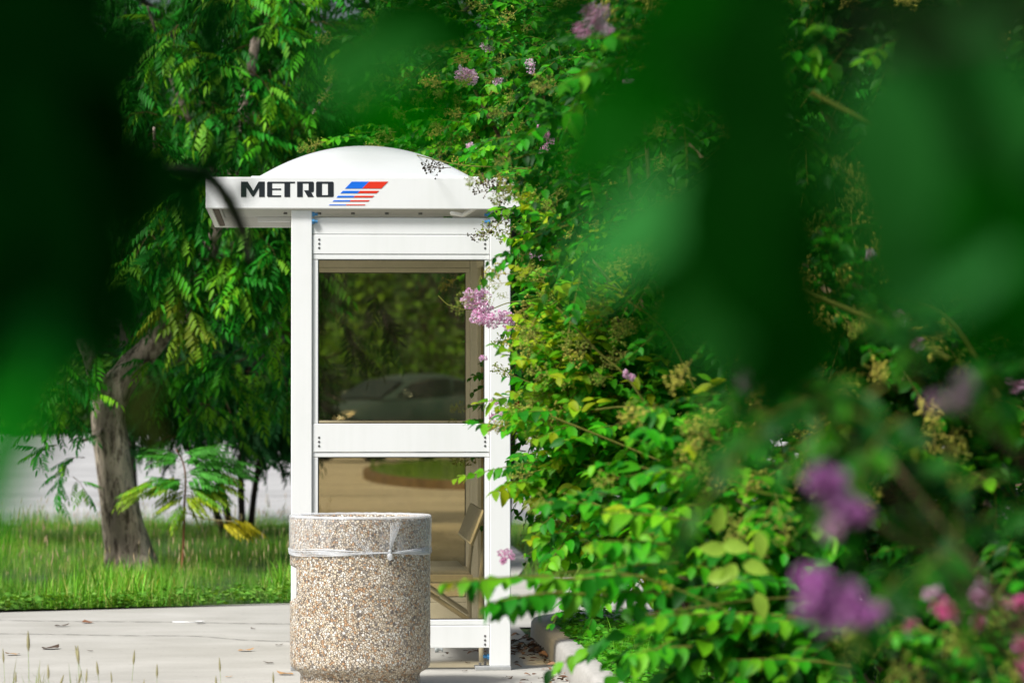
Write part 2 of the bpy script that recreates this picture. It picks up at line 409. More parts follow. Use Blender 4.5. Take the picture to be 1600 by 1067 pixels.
crack('pavement_joint', [g(672, 925), g(730, 925), g(800, 925)], .012)
# kerb beside the planting bed
def kerb():
    path = [(1.40, 6.0), (1.40, 12), (1.405, 16), (1.39, 19), (1.40, 21), (1.40, 22.4)]
    pts = [Vector((x, y, 0)) for x, y in path]
    arc = [Vector((1.40 + .9 * (1 - math.cos(a)), 22.4 + .9 * math.sin(a), 0)) for a in [k * math.pi / 16 for k in range(1, 9)]]
    tail = [Vector((4, 23.3, 0)), Vector((9, 23.3, 0))]
    fine = []
    src = pts + arc + tail
    for i in range(len(src) - 1):
        n = max(1, int((src[i + 1] - src[i]).length / .12))
        for k in range(n): fine.append(src[i].lerp(src[i + 1], k / n))
    fine.append(src[-1])
    prof = [(-.006, 0), (-.004, .06), (0, .118), (.012, .134), (.03, .14), (.07, .142), (.115, .14), (.13, .132), (.134, .05), (.134, -.01)]
    mb = MB(); nP = len(prof)
    for i, p in enumerate(fine):
        t = (fine[min(i + 1, len(fine) - 1)] - fine[max(i - 1, 0)]).normalized(); nrm = Vector((t.y, -t.x, 0))
        wob = mnoise.noise(Vector((0, p.y * .5, 0))) * .003
        for o, z in prof:
            q = p + nrm * (o + wob); jit = mnoise.noise(Vector((q.x * 3, q.y * 1.5, z * 3))) * .0015
            mb.v.append((q.x + jit, q.y, z + jit))
    for i in range(len(fine) - 1):
        for k in range(nP - 1):
            a = i * nP + k; mb.f.append((a, a + nP, a + nP + 1, a + 1))
    me = mb.mesh('kerb'); fix_normals(me); tag(link('kerb', me, M['kerb'], smooth=True), kind='structure')
kerb()
tag(MB().box(1.52, 9, 5.9, 22.4, -.01, .122).add([(2.3, 22.3, .121), (9, 22.3, .121), (9, 23.2, .121), (2.3, 23.2, .121)], [(0, 1, 2, 3)]).build('planting_bed', M['soil']), kind='structure')
# far grass island with its kerb
def island():
    pts = []
    for k in range(24):
        a = math.pi / 2 + math.pi * k / 23; pts.append((2.6 + 1.4 * math.cos(a), 64 + 7.6 * math.sin(a)))
    pts = pts + [(24, 56.0), (24, 72)]
    mb = MB(); n = len(pts)
    mb.add([(x, y, .006) for x, y in pts] + [(x, y, .14) for x, y in pts], [(i, (i + 1) % n, (i + 1) % n + n, i + n) for i in range(n)] + [tuple(range(n, 2 * n))])
    me = mb.mesh(); fix_normals(me); tag(link('island_kerb', me, noisy('island_kerb', (.09, .06, .035), (.16, .11, .06), 3, .9)), kind='structure')
    c = (8, 64); sheet('island_lawn', [(c[0] + (x - c[0]) * .975, c[1] + (y - c[1]) * .975) for x, y in pts], .144, noisy('lawn', (.05, .12, .008), (.09, .18, .015), 2, .9, .8))
    return pts
ISL = island()
# worn white line painted on the road
mbp = MB(); arcp = [(-.9 + 2.4 * (k / 30), 50.5 + 1.2 * math.sin(k / 30 * 3.1)) for k in range(31)]
vs = []; 
for x, y in arcp: vs += [(x, y - .05, .0105), (x, y + .05, .0105)]
mbp.add(vs, [(2 * i, 2 * i + 2, 2 * i + 3, 2 * i + 1) for i in range(30)]); tag(mbp.build('road_marking', M['paint']), kind='structure')
sheet('gutter_joint', [(-60, 53.0), (1.4, 53.0), (1.4, 53.25), (-60, 53.25)], .0105, noisy('gutter', (.22, .22, .22), (.32, .32, .31), 4, .9))

# ------------------------------------------------------------------ bus shelter
def shelter():
    sx = lambda px: (px - 455) / 300.0
    sz = lambda py: 1.467 + (610 - py) / 300.0
    root = empty('bus_shelter', (.57, 21.1, .012), 'white metal bus shelter with domed roof, tinted panes and METRO lettering on its roof edge', 'bus shelter')
    W = M['white']
    X0, X1, Y0, Y1 = 0.0, 1.143, 20.0, 22.25
    ztop = 2.405
    # posts
    for (x, y) in ((X0, Y0), (X1 - .109, Y0), (X0, Y1 - .11), (X1 - .109, Y1 - .11)):
        p = MB().box(x, x + .109, y, y + .11, .032, ztop, .004).build('post', W, root)
        bp = MB().box(x - .075 if x > .5 else x - .002, x + .111 if x > .5 else x + .184, y - .012, y + .125, .012, .032, .003).mesh(); sublink('base_plate', bp, M['galv'], p)
        s = -1 if x > .5 else 1; xe = x if x > .5 else x + .109
        for zz in (.08, .19):
            b = MB().cyl((xe, y + .05, zz), (s, 0, 0), .016, .012, 6).cyl((xe + s * .012, y + .05, zz), (s, 0, 0), .009, .02, 8); sublink('bolt', b.mesh(), M['bolt'], p)
        for zz in (2.345, 2.383):
            b = MB().cyl((xe, y - .001, zz), (s, 0, 0), .014, .012, 6).cyl((xe + s * .012, y - .001, zz), (s, 0, 0), .008, .016, 8); sublink('bolt', b.mesh(), M['bolt'], p)
        for k, bx in enumerate((-.05, -.02) if x > .5 else (.13, .16)):
            b = MB().cyl((x + bx, y + .02 + .07 * k, .032), (0, 0, 1), .008, .018, 6); sublink('anchor_bolt', b.mesh(), M['steel'], p)
    # end panels (near and far)
    def end_panel(yf, sgn):
        ya = yf + .012 * sgn; yb = yf + .075 * sgn
        lo, hi = min(ya, yb), max(ya, yb)
        xa, xb = .1105, 1.0325
        zr = [(sz(405.5), sz(340)), (sz(714), sz(662)), (sz(1012), sz(968))]
        for i, (z0, z1) in enumerate(zr):
            mb = MB()
            if i == 0:
                mb.box(xa, xb, lo, hi, z0 + .028, sz(367), .003).box(xa, xb, lo + .004, hi - .004, sz(366), z1, .003).box(xa, xb, lo + .003, hi - .003, z0, z0 + .026, .003)
            else:
                mb.box(xa, xb, lo, hi, z0 + (.026 if i == 1 else 0), z1 - (0 if i == 1 else .03), .003)
                mb.box(xa, xb, lo + .004, hi - .004, *((z0, z0 + .024) if i == 1 else (z1 - .028, z1)), .003)
            rail = mb.build('rail', W if sgn > 0 else M['inner'], root)
            for xs in (sx(498.5), sx(758)):
                for k in range(3):
                    zc = {0: sz(381), 1: sz(690), 2: sz(1000)}[i] + (k - 1) * .022
                    c = MB().cyl((xs, (lo if sgn > 0 else hi) - .002 * sgn, zc), (0, sgn, 0), .0062, .004, 8)
                    sublink('screw', c.mesh(), M['steel'], rail)
        for (x0, x1) in ((xa, sx(497)), (sx(757.5), xb)):
            for (z0, z1) in ((zr[1][1] + .001, zr[0][0] - .001), (zr[2][1] + .001, zr[1][0] - .001)):
                MB().box(x0, x1, lo + .006, hi - .006, z0, z1, .002).build('stile', W if sgn > 0 else M['inner'], root)
        for (z0, z1) in ((zr[1][1], zr[0][0]), (zr[2][1], zr[1][0])):
            yg = (lo + hi) / 2
            MB().box(sx(497) + .001, sx(757.5) - .001, yg - .003, yg + .003, z0 + .001, z1 - .001).build('pane', M['glass'], root)
            e = MB(); a, b_ = sx(497) + .0005, sx(757.5) - .0005       # dark gasket
            yq0, yq1 = yg - .012, yg + .012
            t = .0045
            e.box(a, b_, yq0, yq1, z1 - t, z1 - .0003).box(a, b_, yq0, yq1, z0 + .0003, z0 + t).box(a, a + t, yq0, yq1, z0 + t, z1 - t).box(b_ - t, b_, yq0, yq1, z0 + t, z1 - t)
            e.build('gasket', M['seam'], root)
    end_panel(Y0, 1); end_panel(Y1, -1)
    # long wall behind the bench (right hand side)
    xa, xb = X1 - .075, X1 - .02
    for (z0, z1) in ((2.17, 2.36), (1.13, 1.28), (.13, .26)):
        MB().box(xa, xb, Y0 + .112, Y1 - .112, z0, z1, .003).build('rail', M['inner'], root)
    for (z0, z1) in ((1.281, 2.169), (.261, 1.129)):
        for (a, b_) in ((Y0 + .112, Y0 + .15), (21.09, 21.16), (Y1 - .15, Y1 - .112)):
            MB().box(xa + .002, xb - .002, a, b_, z0, z1, .002).build('stile', M['inner'], root)
        for (a, b_) in ((Y0 + .151, 21.089), (21.161, Y1 - .151)):
            MB().box((xa + xb) / 2 - .003, (xa + xb) / 2 + .003, a, b_, z0 + .001, z1 - .001).build('pane', M['glass'], root)
    # roof : fascia ring, ceiling and dome
    fx0, fx1, fy0, fy1, fz0, fz1 = sx(322), sx(812.5), 19.97, 22.29, 2.41, 2.574
    fr = MB().box(fx0, fx1, fy0, fy0 + .03, fz0, fz1, .003).build('fascia', W, root)
    MB().box(fx0, fx1, fy1 - .03, fy1, fz0, fz1, .003).build('fascia', M['inner'], root)
    MB().box(fx0 + .001, fx0 + .031, fy0 + .0305, fy1 - .0305, fz0 + .001, fz1, .003).build('fascia', M['inner'], root)
    MB().box(fx1 - .031, fx1 - .001, fy0 + .0305, fy1 - .0305, fz0 + .001, fz1, .003).build('fascia', M['inner'], root)
    sublink('seam', MB().box(fx0 + .002, fx1 - .002, fy0 - .0012, fy0 + .002, 2.4115, 2.4150).mesh(), M['ceiling'], fr)
    hx0, hx1, hy0, hy1 = -.12, .86, 20.2, 21.12
    mb = MB().box(fx0 + .032, hx0, fy0 + .031, fy1 - .031, 2.468, 2.50).box(hx1, fx1 - .032, fy0 + .031, fy1 - .031, 2.468, 2.50).box(hx0, hx1, fy0 + .031, hy0, 2.468, 2.50).box(hx0, hx1, hy1, fy1 - .031, 2.468, 2.50)
    c_ = mb.build('ceiling', M['ceiling'], root)
    tr = MB().box(fx0 + .25, fx1 - .1, fy1 - .09, fy1 - .031, 2.440, 2.4675, .003).box(fx0 + .033, fx0 + .06, fy0 + .1, fy1 - .1, 2.425, 2.46)
    sublink('channel', tr.mesh(), M['white'], c_)
    sublink('slot', MB().box(fx0 + .034, fx0 + .062, fy0 + .15, fy1 - .15, 2.412, 2.424).mesh(), plain('slot_dark', (.07, .045, .03), .8), c_)
    for k in range(6):
        sublink('screw', MB().cyl((sx(445) + k * .19, 21.62, 2.468), (0, 0, -1), .011, .012, 8).mesh(), M['steel'], c_)
    br = MB().tube([(1.02, 20.25, 2.46), (.93, 20.75, 2.415), (.87, 20.85, 2.43)], .012, 6); sublink('brace', br.mesh(), M['inner'], c_)
    nx, ny = 48, 40; vs = []; fs = []
    cx, hw = sx(571), .575; y0, y1 = 20.03, 22.23; Rr = (hw * hw + .186 ** 2) / (2 * .186)
    for j in range(ny + 1):
        v = -1 + 2 * j / ny; v = math.copysign(abs(v) ** .6, v); yy = (y0 + y1) / 2 + v * (y1 - y0) / 2
        e = (max(0, 1 - abs(v) ** 14)) ** .5
        for i in range(nx + 1):
            u = -1 + 2 * i / nx; z = (math.sqrt(Rr * Rr - (u * hw) ** 2) - (Rr - .186)) * e
            vs.append((cx + u * hw, yy, fz1 + .0005 + z))
    for j in range(ny):
        for i in range(nx): a = j * (nx + 1) + i; fs.append((a, a + 1, a + nx + 2, a + nx + 1))
    MB().add(vs, fs).build('roof_dome', M['dome'], root, True)
    MB().box(cx - hw - .02, cx + hw + .02, y0 - .015, y0 + .02, fz1 + .0005, fz1 + .008, .002).box(cx - hw - .02, cx + hw + .02, y1 - .02, y1 + .015, fz1 + .0005, fz1 + .008, .002).box(cx - hw - .02, cx - hw + .02, y0 + .0205, y1 - .0205, fz1 + .0005, fz1 + .008, .002).box(cx + hw - .02, cx + hw + .02, y0 + .0205, y1 - .0205, fz1 + .0005, fz1 + .008, .002).build('dome_curb', W, root)
    MB().box(fx0 + .03, hx0, fy0 + .0302, fy1 - .0302, fz1 - .02, fz1 - .005).box(hx1, fx1 - .03, fy0 + .0302, fy1 - .0302, fz1 - .02, fz1 - .005).box(hx0, hx1, fy0 + .0302, hy0, fz1 - .02, fz1 - .005).box(hx0, hx1, hy1, fy1 - .0302, fz1 - .02, fz1 - .005).build('roof_deck', W, root)
    # lettering (photo-measured outlines, laid 1 mm proud of the fascia)
    Yf = fy0 - .0005; 
    def P(poly): return [((lambda p: (p.x, p.z))(at(x, y, Yf))) for x, y in poly]
    z2 = lambda pts: [(310 + a / 8.205, 270 + b / 8.205) for a, b in pts]
    def letter(polys, name='letter', m=M['ink'], th=.0012):
        mb = MB()
        for pl in polys: mb.prism(P(pl), Yf - th, Yf)
        me = mb.mesh(); fix_normals(me); return sublink(name, me, m, fr)
    rect = lambda a, b, c, d: z2([(a, b), (c, b), (c, d), (a, d)])
    letter([z2([(545, 115), (632, 115), (704, 232), (772, 115), (850, 115), (850, 312), (778, 312), (778, 196), (710, 306), (692, 306), (615, 190), (615, 312), (545, 312)])])
    letter([z2([(892, 116), (945, 116), (945, 312), (892, 312), (880, 300), (880, 128)]), rect(945, 203, 1060, 222), rect(945, 290, 1060, 312), rect(945, 116, 1098, 136)])
    letter([rect(1098, 116, 1238, 136), rect(1102, 136, 1175, 312)])
    letter([rect(1265, 115, 1337, 312), rect(1337, 115, 1412, 138), z2([(1412, 115), (1468, 115), (1480, 127), (1480, 238), (1468, 250), (1446, 252), (1480, 312), (1402, 312), (1354, 226), (1412, 226)])])
    ox = lambda a: (a - 310) * 8.205
    L_, R_, iL, iR = ox(493.8), ox(521.3), ox(503), ox(512.3)
    letter([z2([(L_ + 12, 115), (iL, 115), (iL, 312), (L_ + 12, 312), (L_, 300), (L_, 127)]), z2([(iR, 115), (R_ - 12, 115), (R_, 127), (R_, 300), (R_ - 12, 312), (iR, 312)]), rect(iL, 115, iR, 140), rect(iL, 288, iR, 312)])
    z1 = lambda pts: [(300 + a / 2.857, 200 + b / 2.857) for a, b in pts]
    lx = lambda y: 713 - (y - 240) * .962; rx = lambda y: 876 - (y - 240) * 1.0; mx = lambda y: 790 - (y - 240) * .98
    bars = [(240, 271), (281, 292), (303, 311), (323, 329), (342, 346)]
    letter([z1([(lx(a), a), (mx(a), a), (mx(b), b), (lx(b), b)]) for a, b in bars], 'blue_stripes', M['blue'])
    letter([z1([(mx(a), a), (rx(a), a), (rx(b), b), (mx(b), b)]) for a, b in bars], 'red_stripes', M['red'])
shelter()

# bench inside the shelter
def bench():
    b = empty('bench', (.8, 21.1, .012), 'beige metal bench with dark slatted seat and leaning back inside the shelter', 'bench')
    y0, y1 = 20.42, 21.95
    seat = MB().box(.62, .955, y0 + .01, y1, .478, .494, .003).build('seat', M['bench_slat'], b)
    sublink('seat_edge', MB().box(.61, .965, y0 - .012, y0 + .008, .450, .490, .003).box(.605, .618, y0, y1, .455, .493, .003).mesh(), M['bench'], seat)
    me = MB().add([(.955, y0, .655), (1.022, y0, .825), (1.022, y1, .825), (.955, y1, .655), (.970, y0, .652), (1.037, y0, .822), (1.037, y1, .822), (.970, y1, .652)],
                  [(0, 1, 2, 3), (7, 6, 5, 4), (0, 4, 5, 1), (1, 5, 6, 2), (2, 6, 7, 3), (3, 7, 4, 0)]).mesh(); fix_normals(me)
    bk = link('backrest', me, M['bench_slat'], b)
    sublink('backrest_edge', MB().tube([(.957, y0 - .006, .655), (1.024, y0 - .006, .83)], .012, 6).tube([(.962, y0, .650), (.962, y1, .650)], .01, 6).mesh(), M['bench'], bk)
    for yy in (y0 + .08, y1 - .1):
        l = MB().tube(spline([(.94, yy, .455), (1.0, yy, .45), (1.01, yy, .40), (1.015, yy, .02)], 4), .014, 8).tube([(.62, yy, .452), (1.0, yy, .452)], .013, 8).tube([(1.01, yy, .45), (1.035, yy, .68)], .012, 8)
        l.tube([(.64, yy, .45), (1.01, yy, .20)], .013, 8).build('leg_frame', M['bench'], b, True)
bench()

# ------------------------------------------------------------------ litter bin
def pebble_mat():
    m, nt, b = mat('exposed_aggregate')
    tc = N(nt, 'ShaderNodeTexCoord'); wn = N(nt, 'ShaderNodeTexNoise', Scale=40.0, Detail=2)
    v = N(nt, 'ShaderNodeTexVoronoi', Scale=92.0); v.inputs['Randomness'].default_value = 1.0
    v2 = N(nt, 'ShaderNodeTexVoronoi', feature='DISTANCE_TO_EDGE', Scale=92.0)
    mixv = N(nt, 'ShaderNodeMix', data_type='VECTOR'); mixv.inputs[0].default_value = .012
    nt.links.new(tc.outputs['Object'], mixv.inputs[4]); nt.links.new(tc.outputs['Object'], wn.inputs['Vector']); nt.links.new(wn.outputs['Color'], mixv.inputs[5])
    for q in (v, v2): nt.links.new(mixv.outputs[1], q.inputs['Vector'])
    sep = N(nt, 'ShaderNodeSeparateColor'); nt.links.new(v.outputs['Color'], sep.inputs[0])
    r = N(nt, 'ShaderNodeValToRGB'); cr = r.color_ramp; cr.interpolation = 'CONSTANT'
    cols = [(0, (.74, .65, .52)), (.16, (.62, .50, .36)), (.30, (.84, .78, .68)), (.46, (.52, .32, .18)), (.54, (.68, .59, .47)), (.66, (.30, .27, .24)), (.74, (.78, .66, .48)), (.86, (.60, .38, .22)), (.90, (.90, .88, .82)), (.97, (.18, .16, .15))]
    cr.elements[0].position = 0; cr.elements[0].color = (*cols[0][1], 1); cr.elements[1].position = cols[1][0]; cr.elements[1].color = (*cols[1][1], 1)
    for p, c in cols[2:]: e = cr.elements.new(p); e.color = (*c, 1)
    nt.links.new(sep.outputs[0], r.inputs[0])
    ed = N(nt, 'ShaderNodeMapRange'); ed.inputs['From Min'].default_value = .01; ed.inputs['From Max'].default_value = .13; nt.links.new(v2.outputs['Distance'], ed.inputs['Value'])
    mx = N(nt, 'ShaderNodeMix', data_type='RGBA'); mx.inputs[6].default_value = (.22, .17, .12, 1); nt.links.new(ed.outputs[0], mx.inputs[0]); nt.links.new(r.outputs[0], mx.inputs[7])
    nt.links.new(mx.outputs[2], b.inputs['Base Color']); b.inputs['Roughness'].default_value = .5
    bp = N(nt, 'ShaderNodeBump', Strength=.9, Distance=.006); nt.links.new(ed.outputs[0], bp.inputs['Height']); nt.links.new(bp.outputs[0], b.inputs['Normal'])
    return m
def litter_bin():
    cx, cy = .34, 18.92; rad = .345
    root = empty('litter_bin', (cx, cy, .012), 'round pebble-dash concrete litter bin with clear plastic tied over its rim', 'litter bin')
    prof = [(.20, .0), (.292, .0), (.296, .03), (.292, .062), (.300, .074), (.325, .088), (.340, .104), (.345, .13), (.345, .3), (.345, .5), (.345, .64), (.345, .66), (.345, .8), (.345, .822), (.341, .832), (.333, .836), (.285, .836), (.28, .82), (.28, .40), (.0, .40)]
    n = 160; mb = MB(); dz = []
    pr = []
    for i in range(len(prof) - 1):
        (r0, z0), (r1, z1) = prof[i], prof[i + 1]; k = max(1, int(abs(z1 - z0) / .02))
        for q in range(k): pr.append((r0 + (r1 - r0) * q / k, z0 + (z1 - z0) * q / k, i))
    pr.append((prof[-1][0], prof[-1][1], 99))
    for r_, z, i in pr:
        for k in range(n):
            a = 2 * math.pi * k / n; rr = r_
            if i < 14 and .43 < z < .59 and abs(((a - math.pi + math.pi) % (2 * math.pi)) - math.pi) < .42: rr -= .034
            rr += .0014 * mnoise.noise(Vector((math.cos(a) * 60, math.sin(a) * 60, z * 160)))
            mb.v.append((cx + rr * math.cos(a), cy + rr * math.sin(a), z + .012))
    for j in range(len(pr) - 1):
        for k in range(n): a = j * n + k; b = j * n + (k + 1) % n; mb.f.append((a, b, b + n, a + n))
    mb.build('body', pebble_mat(), root, True)
    # plastic film stretched over the rim
    m, nt, b = mat('clear_film'); b.inputs['Base Color'].default_value = (.85, .88, .9, 1); b.inputs['Roughness'].default_value = .22; b.inputs['Specular IOR Level'].default_value = .6
    t = N(nt, 'ShaderNodeBsdfTransparent'); t.inputs[0].default_value = (.98, .98, .99, 1)
    tc = N(nt, 'ShaderNodeTexCoord'); mp = N(nt, 'ShaderNodeMapping'); mp.inputs['Scale'].default_value = (14, 14, 3.5); mp.inputs['Rotation'].default_value = (.0, .5, 0)
    nz = N(nt, 'ShaderNodeTexNoise', Scale=1.6, Detail=6, Distortion=1.2); nt.links.new(tc.outputs['Object'], mp.inputs[0]); nt.links.new(mp.outputs[0], nz.inputs['Vector'])
    mr = N(nt, 'ShaderNodeMapRange'); mr.inputs['From Min'].default_value = .45; mr.inputs['From Max'].default_value = .8; mr.inputs['To Min'].default_value = .02; mr.inputs['To Max'].default_value = .34
    nt.links.new(nz.outputs['Fac'], mr.inputs['Value']); lw = N(nt, 'ShaderNodeLayerWeight', Blend=.25)
    ad = N(nt, 'ShaderNodeMath', operation='MULTIPLY_ADD', use_clamp=True); ad.inputs[1].default_value = .45; nt.links.new(lw.outputs['Facing'], ad.inputs[0]); nt.links.new(mr.outputs[0], ad.inputs[2])
    ms = N(nt, 'ShaderNodeMixShader'); nt.links.new(ad.outputs[0], ms.inputs[0]); nt.links.new(t.outputs[0], ms.inputs[1]); nt.links.new(b.outputs[0], ms.inputs[2])
    nt.links.new(ms.outputs[0], nt.nodes['Material Output'].inputs['Surface'])
    bp = N(nt, 'ShaderNodeBump', Strength=.5, Distance=.01); nt.links.new(nz.outputs['Fac'], bp.inputs['Height']); nt.links.new(bp.outputs[0], b.inputs['Normal'])
    mb = MB(); n = 220; fp = [(.349, .655), (.3495, .67), (.349, .70), (.349, .74), (.3495, .78), (.350, .812), (.350, .826), (.346, .840), (.336, .846), (.30, .843), (.285, .836), (.276, .80)]
    for j, (r_, z) in enumerate(fp):
        for k in range(n):
            a = 2 * math.pi * k / n
            wv = mnoise.noise(Vector((math.cos(a) * 14, math.sin(a) * 14, z * 5)))
            rr = r_ + abs(wv) * .004; zz = z + (.008 * mnoise.noise(Vector((math.cos(a) * 6, math.sin(a) * 6, 3))) if j < 2 else 0) + (.004 * wv if j > 5 else 0)
            mb.v.append((cx + rr * math.cos(a), cy + rr * math.sin(a), zz + .012))
    for j in range(len(fp) - 1):
        for k in range(n): a = j * n + k; b_ = j * n + (k + 1) % n; mb.f.append((a, b_, b_ + n, a + n))
    film = mb.build('plastic_cover', m, root, True)
    wm, nt, b = mat('bunched_film'); b.inputs['Base Color'].default_value = (.86, .89, .92, 1); b.inputs['Roughness'].default_value = .2
    t = N(nt, 'ShaderNodeBsdfTransparent'); ms = N(nt, 'ShaderNodeMixShader'); ms.inputs[0].default_value = .42
    nt.links.new(t.outputs[0], ms.inputs[1]); nt.links.new(b.outputs[0], ms.inputs[2]); nt.links.new(ms.outputs[0], nt.nodes['Material Output'].inputs['Surface'])
    # bunched rolled edge of the film, gathering to a knot
    ka = math.atan2(-1, .42) ; kz = .672
    st = MB(); rr_ = random.Random(5)
    # milky fold over the rim
    st.tube([(cx + .343 * math.cos(a), cy + .343 * math.sin(a), .850 + .003 * mnoise.noise(Vector((math.cos(a) * 9, math.sin(a) * 9, 1)))) for a in [2 * math.pi * k / 120 for k in range(121)]], .007, 6)
    for s in range(6):
        pts = []; rs = []
        off = rr_.uniform(0, 6)
        for k in range(121):
            a = ka + 2 * math.pi * k / 120; d = min(k, 120 - k) / 120
            spread = min(1, d * 9) * .014
            z = kz - .018 * math.sin(min(1, d * 3) * math.pi / 2) * .3 + (s - 2.5) / 2.5 * spread + .003 * math.sin(k * .21 + off)
            rr = .3505 + .002 * math.sin(k * .5 + s)
            pts.append((cx + rr * math.cos(a), cy + rr * math.sin(a), z + .012)); rs.append(.0028 + .0015 * math.sin(k * .33 + off))
        st.tube(pts, rs, 5)
    kp = Vector((cx + .354 * math.cos(ka), cy + .354 * math.sin(ka), kz + .012))
    for s in range(7):
        aa = ka + .02 + s * .028 - .06; top = Vector((cx + .350 * math.cos(aa + .06), cy + .350 * math.sin(aa + .06), .83))
        st.tube([kp, kp.lerp(top, .5) + Vector((0, -.003, 0)), top], [.003, .0022, .0012], 5)
    kn = octa(.016, tuple(kp + Vector((0, -.006, -.02))), 1.3); st.add(kn.v, kn.f)
    kn = octa(.010, tuple(kp + Vector((0, -.006, .006))), 1.0); st.add(kn.v, kn.f)
    for k in range(16):                                   # stretched creases left of the knot
        aa = ka - .62 + k * .022; z0 = .80 - k * .0022 * 3
        a2 = aa + .1
        st.tube([(cx + .3515 * math.cos(aa), cy + .3515 * math.sin(aa), z0 + rr_.uniform(-.01, .01)), (cx + .3515 * math.cos(a2), cy + .3515 * math.sin(a2), z0 - .06)], [.0006, .0012], 3)
    sublink('knotted_band', st.mesh(), wm, film, True)
litter_bin()

# ------------------------------------------------------------------ small litter
def dryleaf(loc, s, rz, label, grp, m):
    t = OVAL[1]; o = link('fallen_leaf', MB().add([(x * s, y * s * 1.3, abs(z) * s * .8 + .001) for x, y, z in t.v], t.f).mesh(), m)
    o.location = loc; o.rotation_euler.z = rz; tag(o, label, 'leaf', grp)
DL = [plain('dry_leaf_brown', (.20, .08, .03), .8), plain('dry_leaf_dark', (.06, .035, .02), .8), plain('dry_leaf_tan', (.42, .24, .10), .8)]
dlm = [(140, 977, 0, .1), (68, 1018, 1, .13), (30, 1026, 2, .1), (372, 1021, 2, .1), (146, 1021, 1, .04), (398, 986, 1, .04), (430, 1012, 1, .05), (428, 1040, 1, .06), (352, 1062, 2, .04), (458, 1058, 2, .1), (85, 982, 1, .1)]
dll = ['reddish brown dry leaf near the grass edge, farthest of the pavement leaves at left', 'long dark curled dry leaf in the middle of the left pavement', 'pale orange dry leaf near the left edge of the pavement', 'tan dry leaf on the pavement a little left of the bin',
       'tiny dark speck of leaf just right of the long curled one', 'tiny dark leaf scrap on the far pavement, level with the spoon', 'tiny dark leaf scrap close to the left side of the bin', 'small dark leaf scrap low on the left side of the bin',
       'small tan leaf scrap at the bottom edge left of the bin', 'orange tan dry leaf tucked against the foot of the bin', 'dark flat dry leaf beside the reddish brown one near the grass']
for (px, py, k, s), lb in zip(dlm, dll):
    x, y, _ = g(px, py); dryleaf((x, y, .0165), s, random.uniform(0, 6), lb, 'dry leaves scattered on the pavement left of the bin', DL[k])
for px, py, k, s in [(722, 1053, 1, .035), (735, 1040, 1, .035), (690, 1028, 1, .03), (718, 1037, 1, .02), (805, 1040, 1, .05), (800, 1062, 0, .04), (783, 1064, 1, .03), (712, 1016, 1, .03), (860, 1040, 1, .05), (845, 1050, 0, .04), (731, 1020, 0, .04)]:
    x, y, _ = g(px, py); dryleaf((x, y, .0165), s, random.uniform(0, 6), 'tiny dark dry leaf on the pavement around the right shelter post', 'dry leaves scattered by the shelter post', DL[k])
bk = Bulk(); 
for k in range(260):
    a = rng.normal(0, 1, 2)
    c = [(1.33, 21.6, .17, .5), (1.30, 19.15, .09, .2), (1.34, 20.6, .05, .6)][0 if k < 230 else (1 if k < 340 else 2)]
    p = np.array([[min(1.385, c[0] + a[0] * c[2]), c[1] + a[1] * c[3], .02 + abs(rng.normal(0, .012))]])
    th = rng.uniform(0, 6.28); cc = [(.12, .055, .03), (.06, .035, .02), (.24, .13, .07)][k % 3]
    bk.put(OVAL[k % 3], p, [[math.cos(th), math.sin(th), rng.uniform(-.1, .3)]], [[rng.uniform(-.5, .5), rng.uniform(-.5, .5), 1]], rng.uniform(.03, .055), cc)
tag(bk.build('leaf_litter', M['capsule']), 'brown leaf litter gathered against the kerb beside the shelter', 'leaf litter', kind='stuff')

def spoon():
    x, y, _ = g(292, 977); wp = plain('white_plastic', (.85, .86, .87), .3)
    root = empty('plastic_spoon', (x, y, .0165), 'white plastic spoon dropped on the pavement near the grass', 'spoon')
    MB().tube([(x - .09, y + .03, .021), (x - .03, y + .01, .022), (x + .05, y - .01, .021)], [.004, .0045, .004], 6).build('handle', wp, root, True)
    v = []; f = []
    for j in range(6):
        r_ = j / 5
        for k in range(14):
            a = 2 * math.pi * k / 14; v.append((x + .078 + .032 * r_ * math.cos(a), y - .012 + .035 * r_ * math.sin(a), .019 + .010 * r_ * r_))
    for j in range(5):
        for k in range(14): a = j * 14 + k; b = j * 14 + (k + 1) % 14; f.append((a, b, b + 14, a + 14))
    MB().add(v, f).build('bowl', wp, root, True)
spoon()
def bottle():
    p = Vector(g(640, 1022)); c = p + Vector((0, 0, .034)); root = empty('plastic_bottle', (p.x, p.y, .0165), 'crushed white drink bottle lying under the shelter end panel', 'bottle')
    x = c.x; prof = [(0, .0), (0, .02), (.005, .024), (.09, .024), (.13, .022), (.14, .023)]
    MB().tube([(x + a, c.y, c.z) for a, r_ in prof], [max(r_, .001) for a, r_ in prof], 16).build('label_sleeve', plain('bottle_label', (.78, .79, .78), .4), root, True)
    prof = [(.14, .021), (.155, .019), (.165, .012), (.175, .011), (.18, .017), (.186, .017)]
    MB().tube([(x + a, c.y, c.z - .002) for a, r_ in prof], [r_ for a, r_ in prof], 16).build('neck', plain('bottle_clear', (.55, .60, .62), .15), root, True)
bottle()

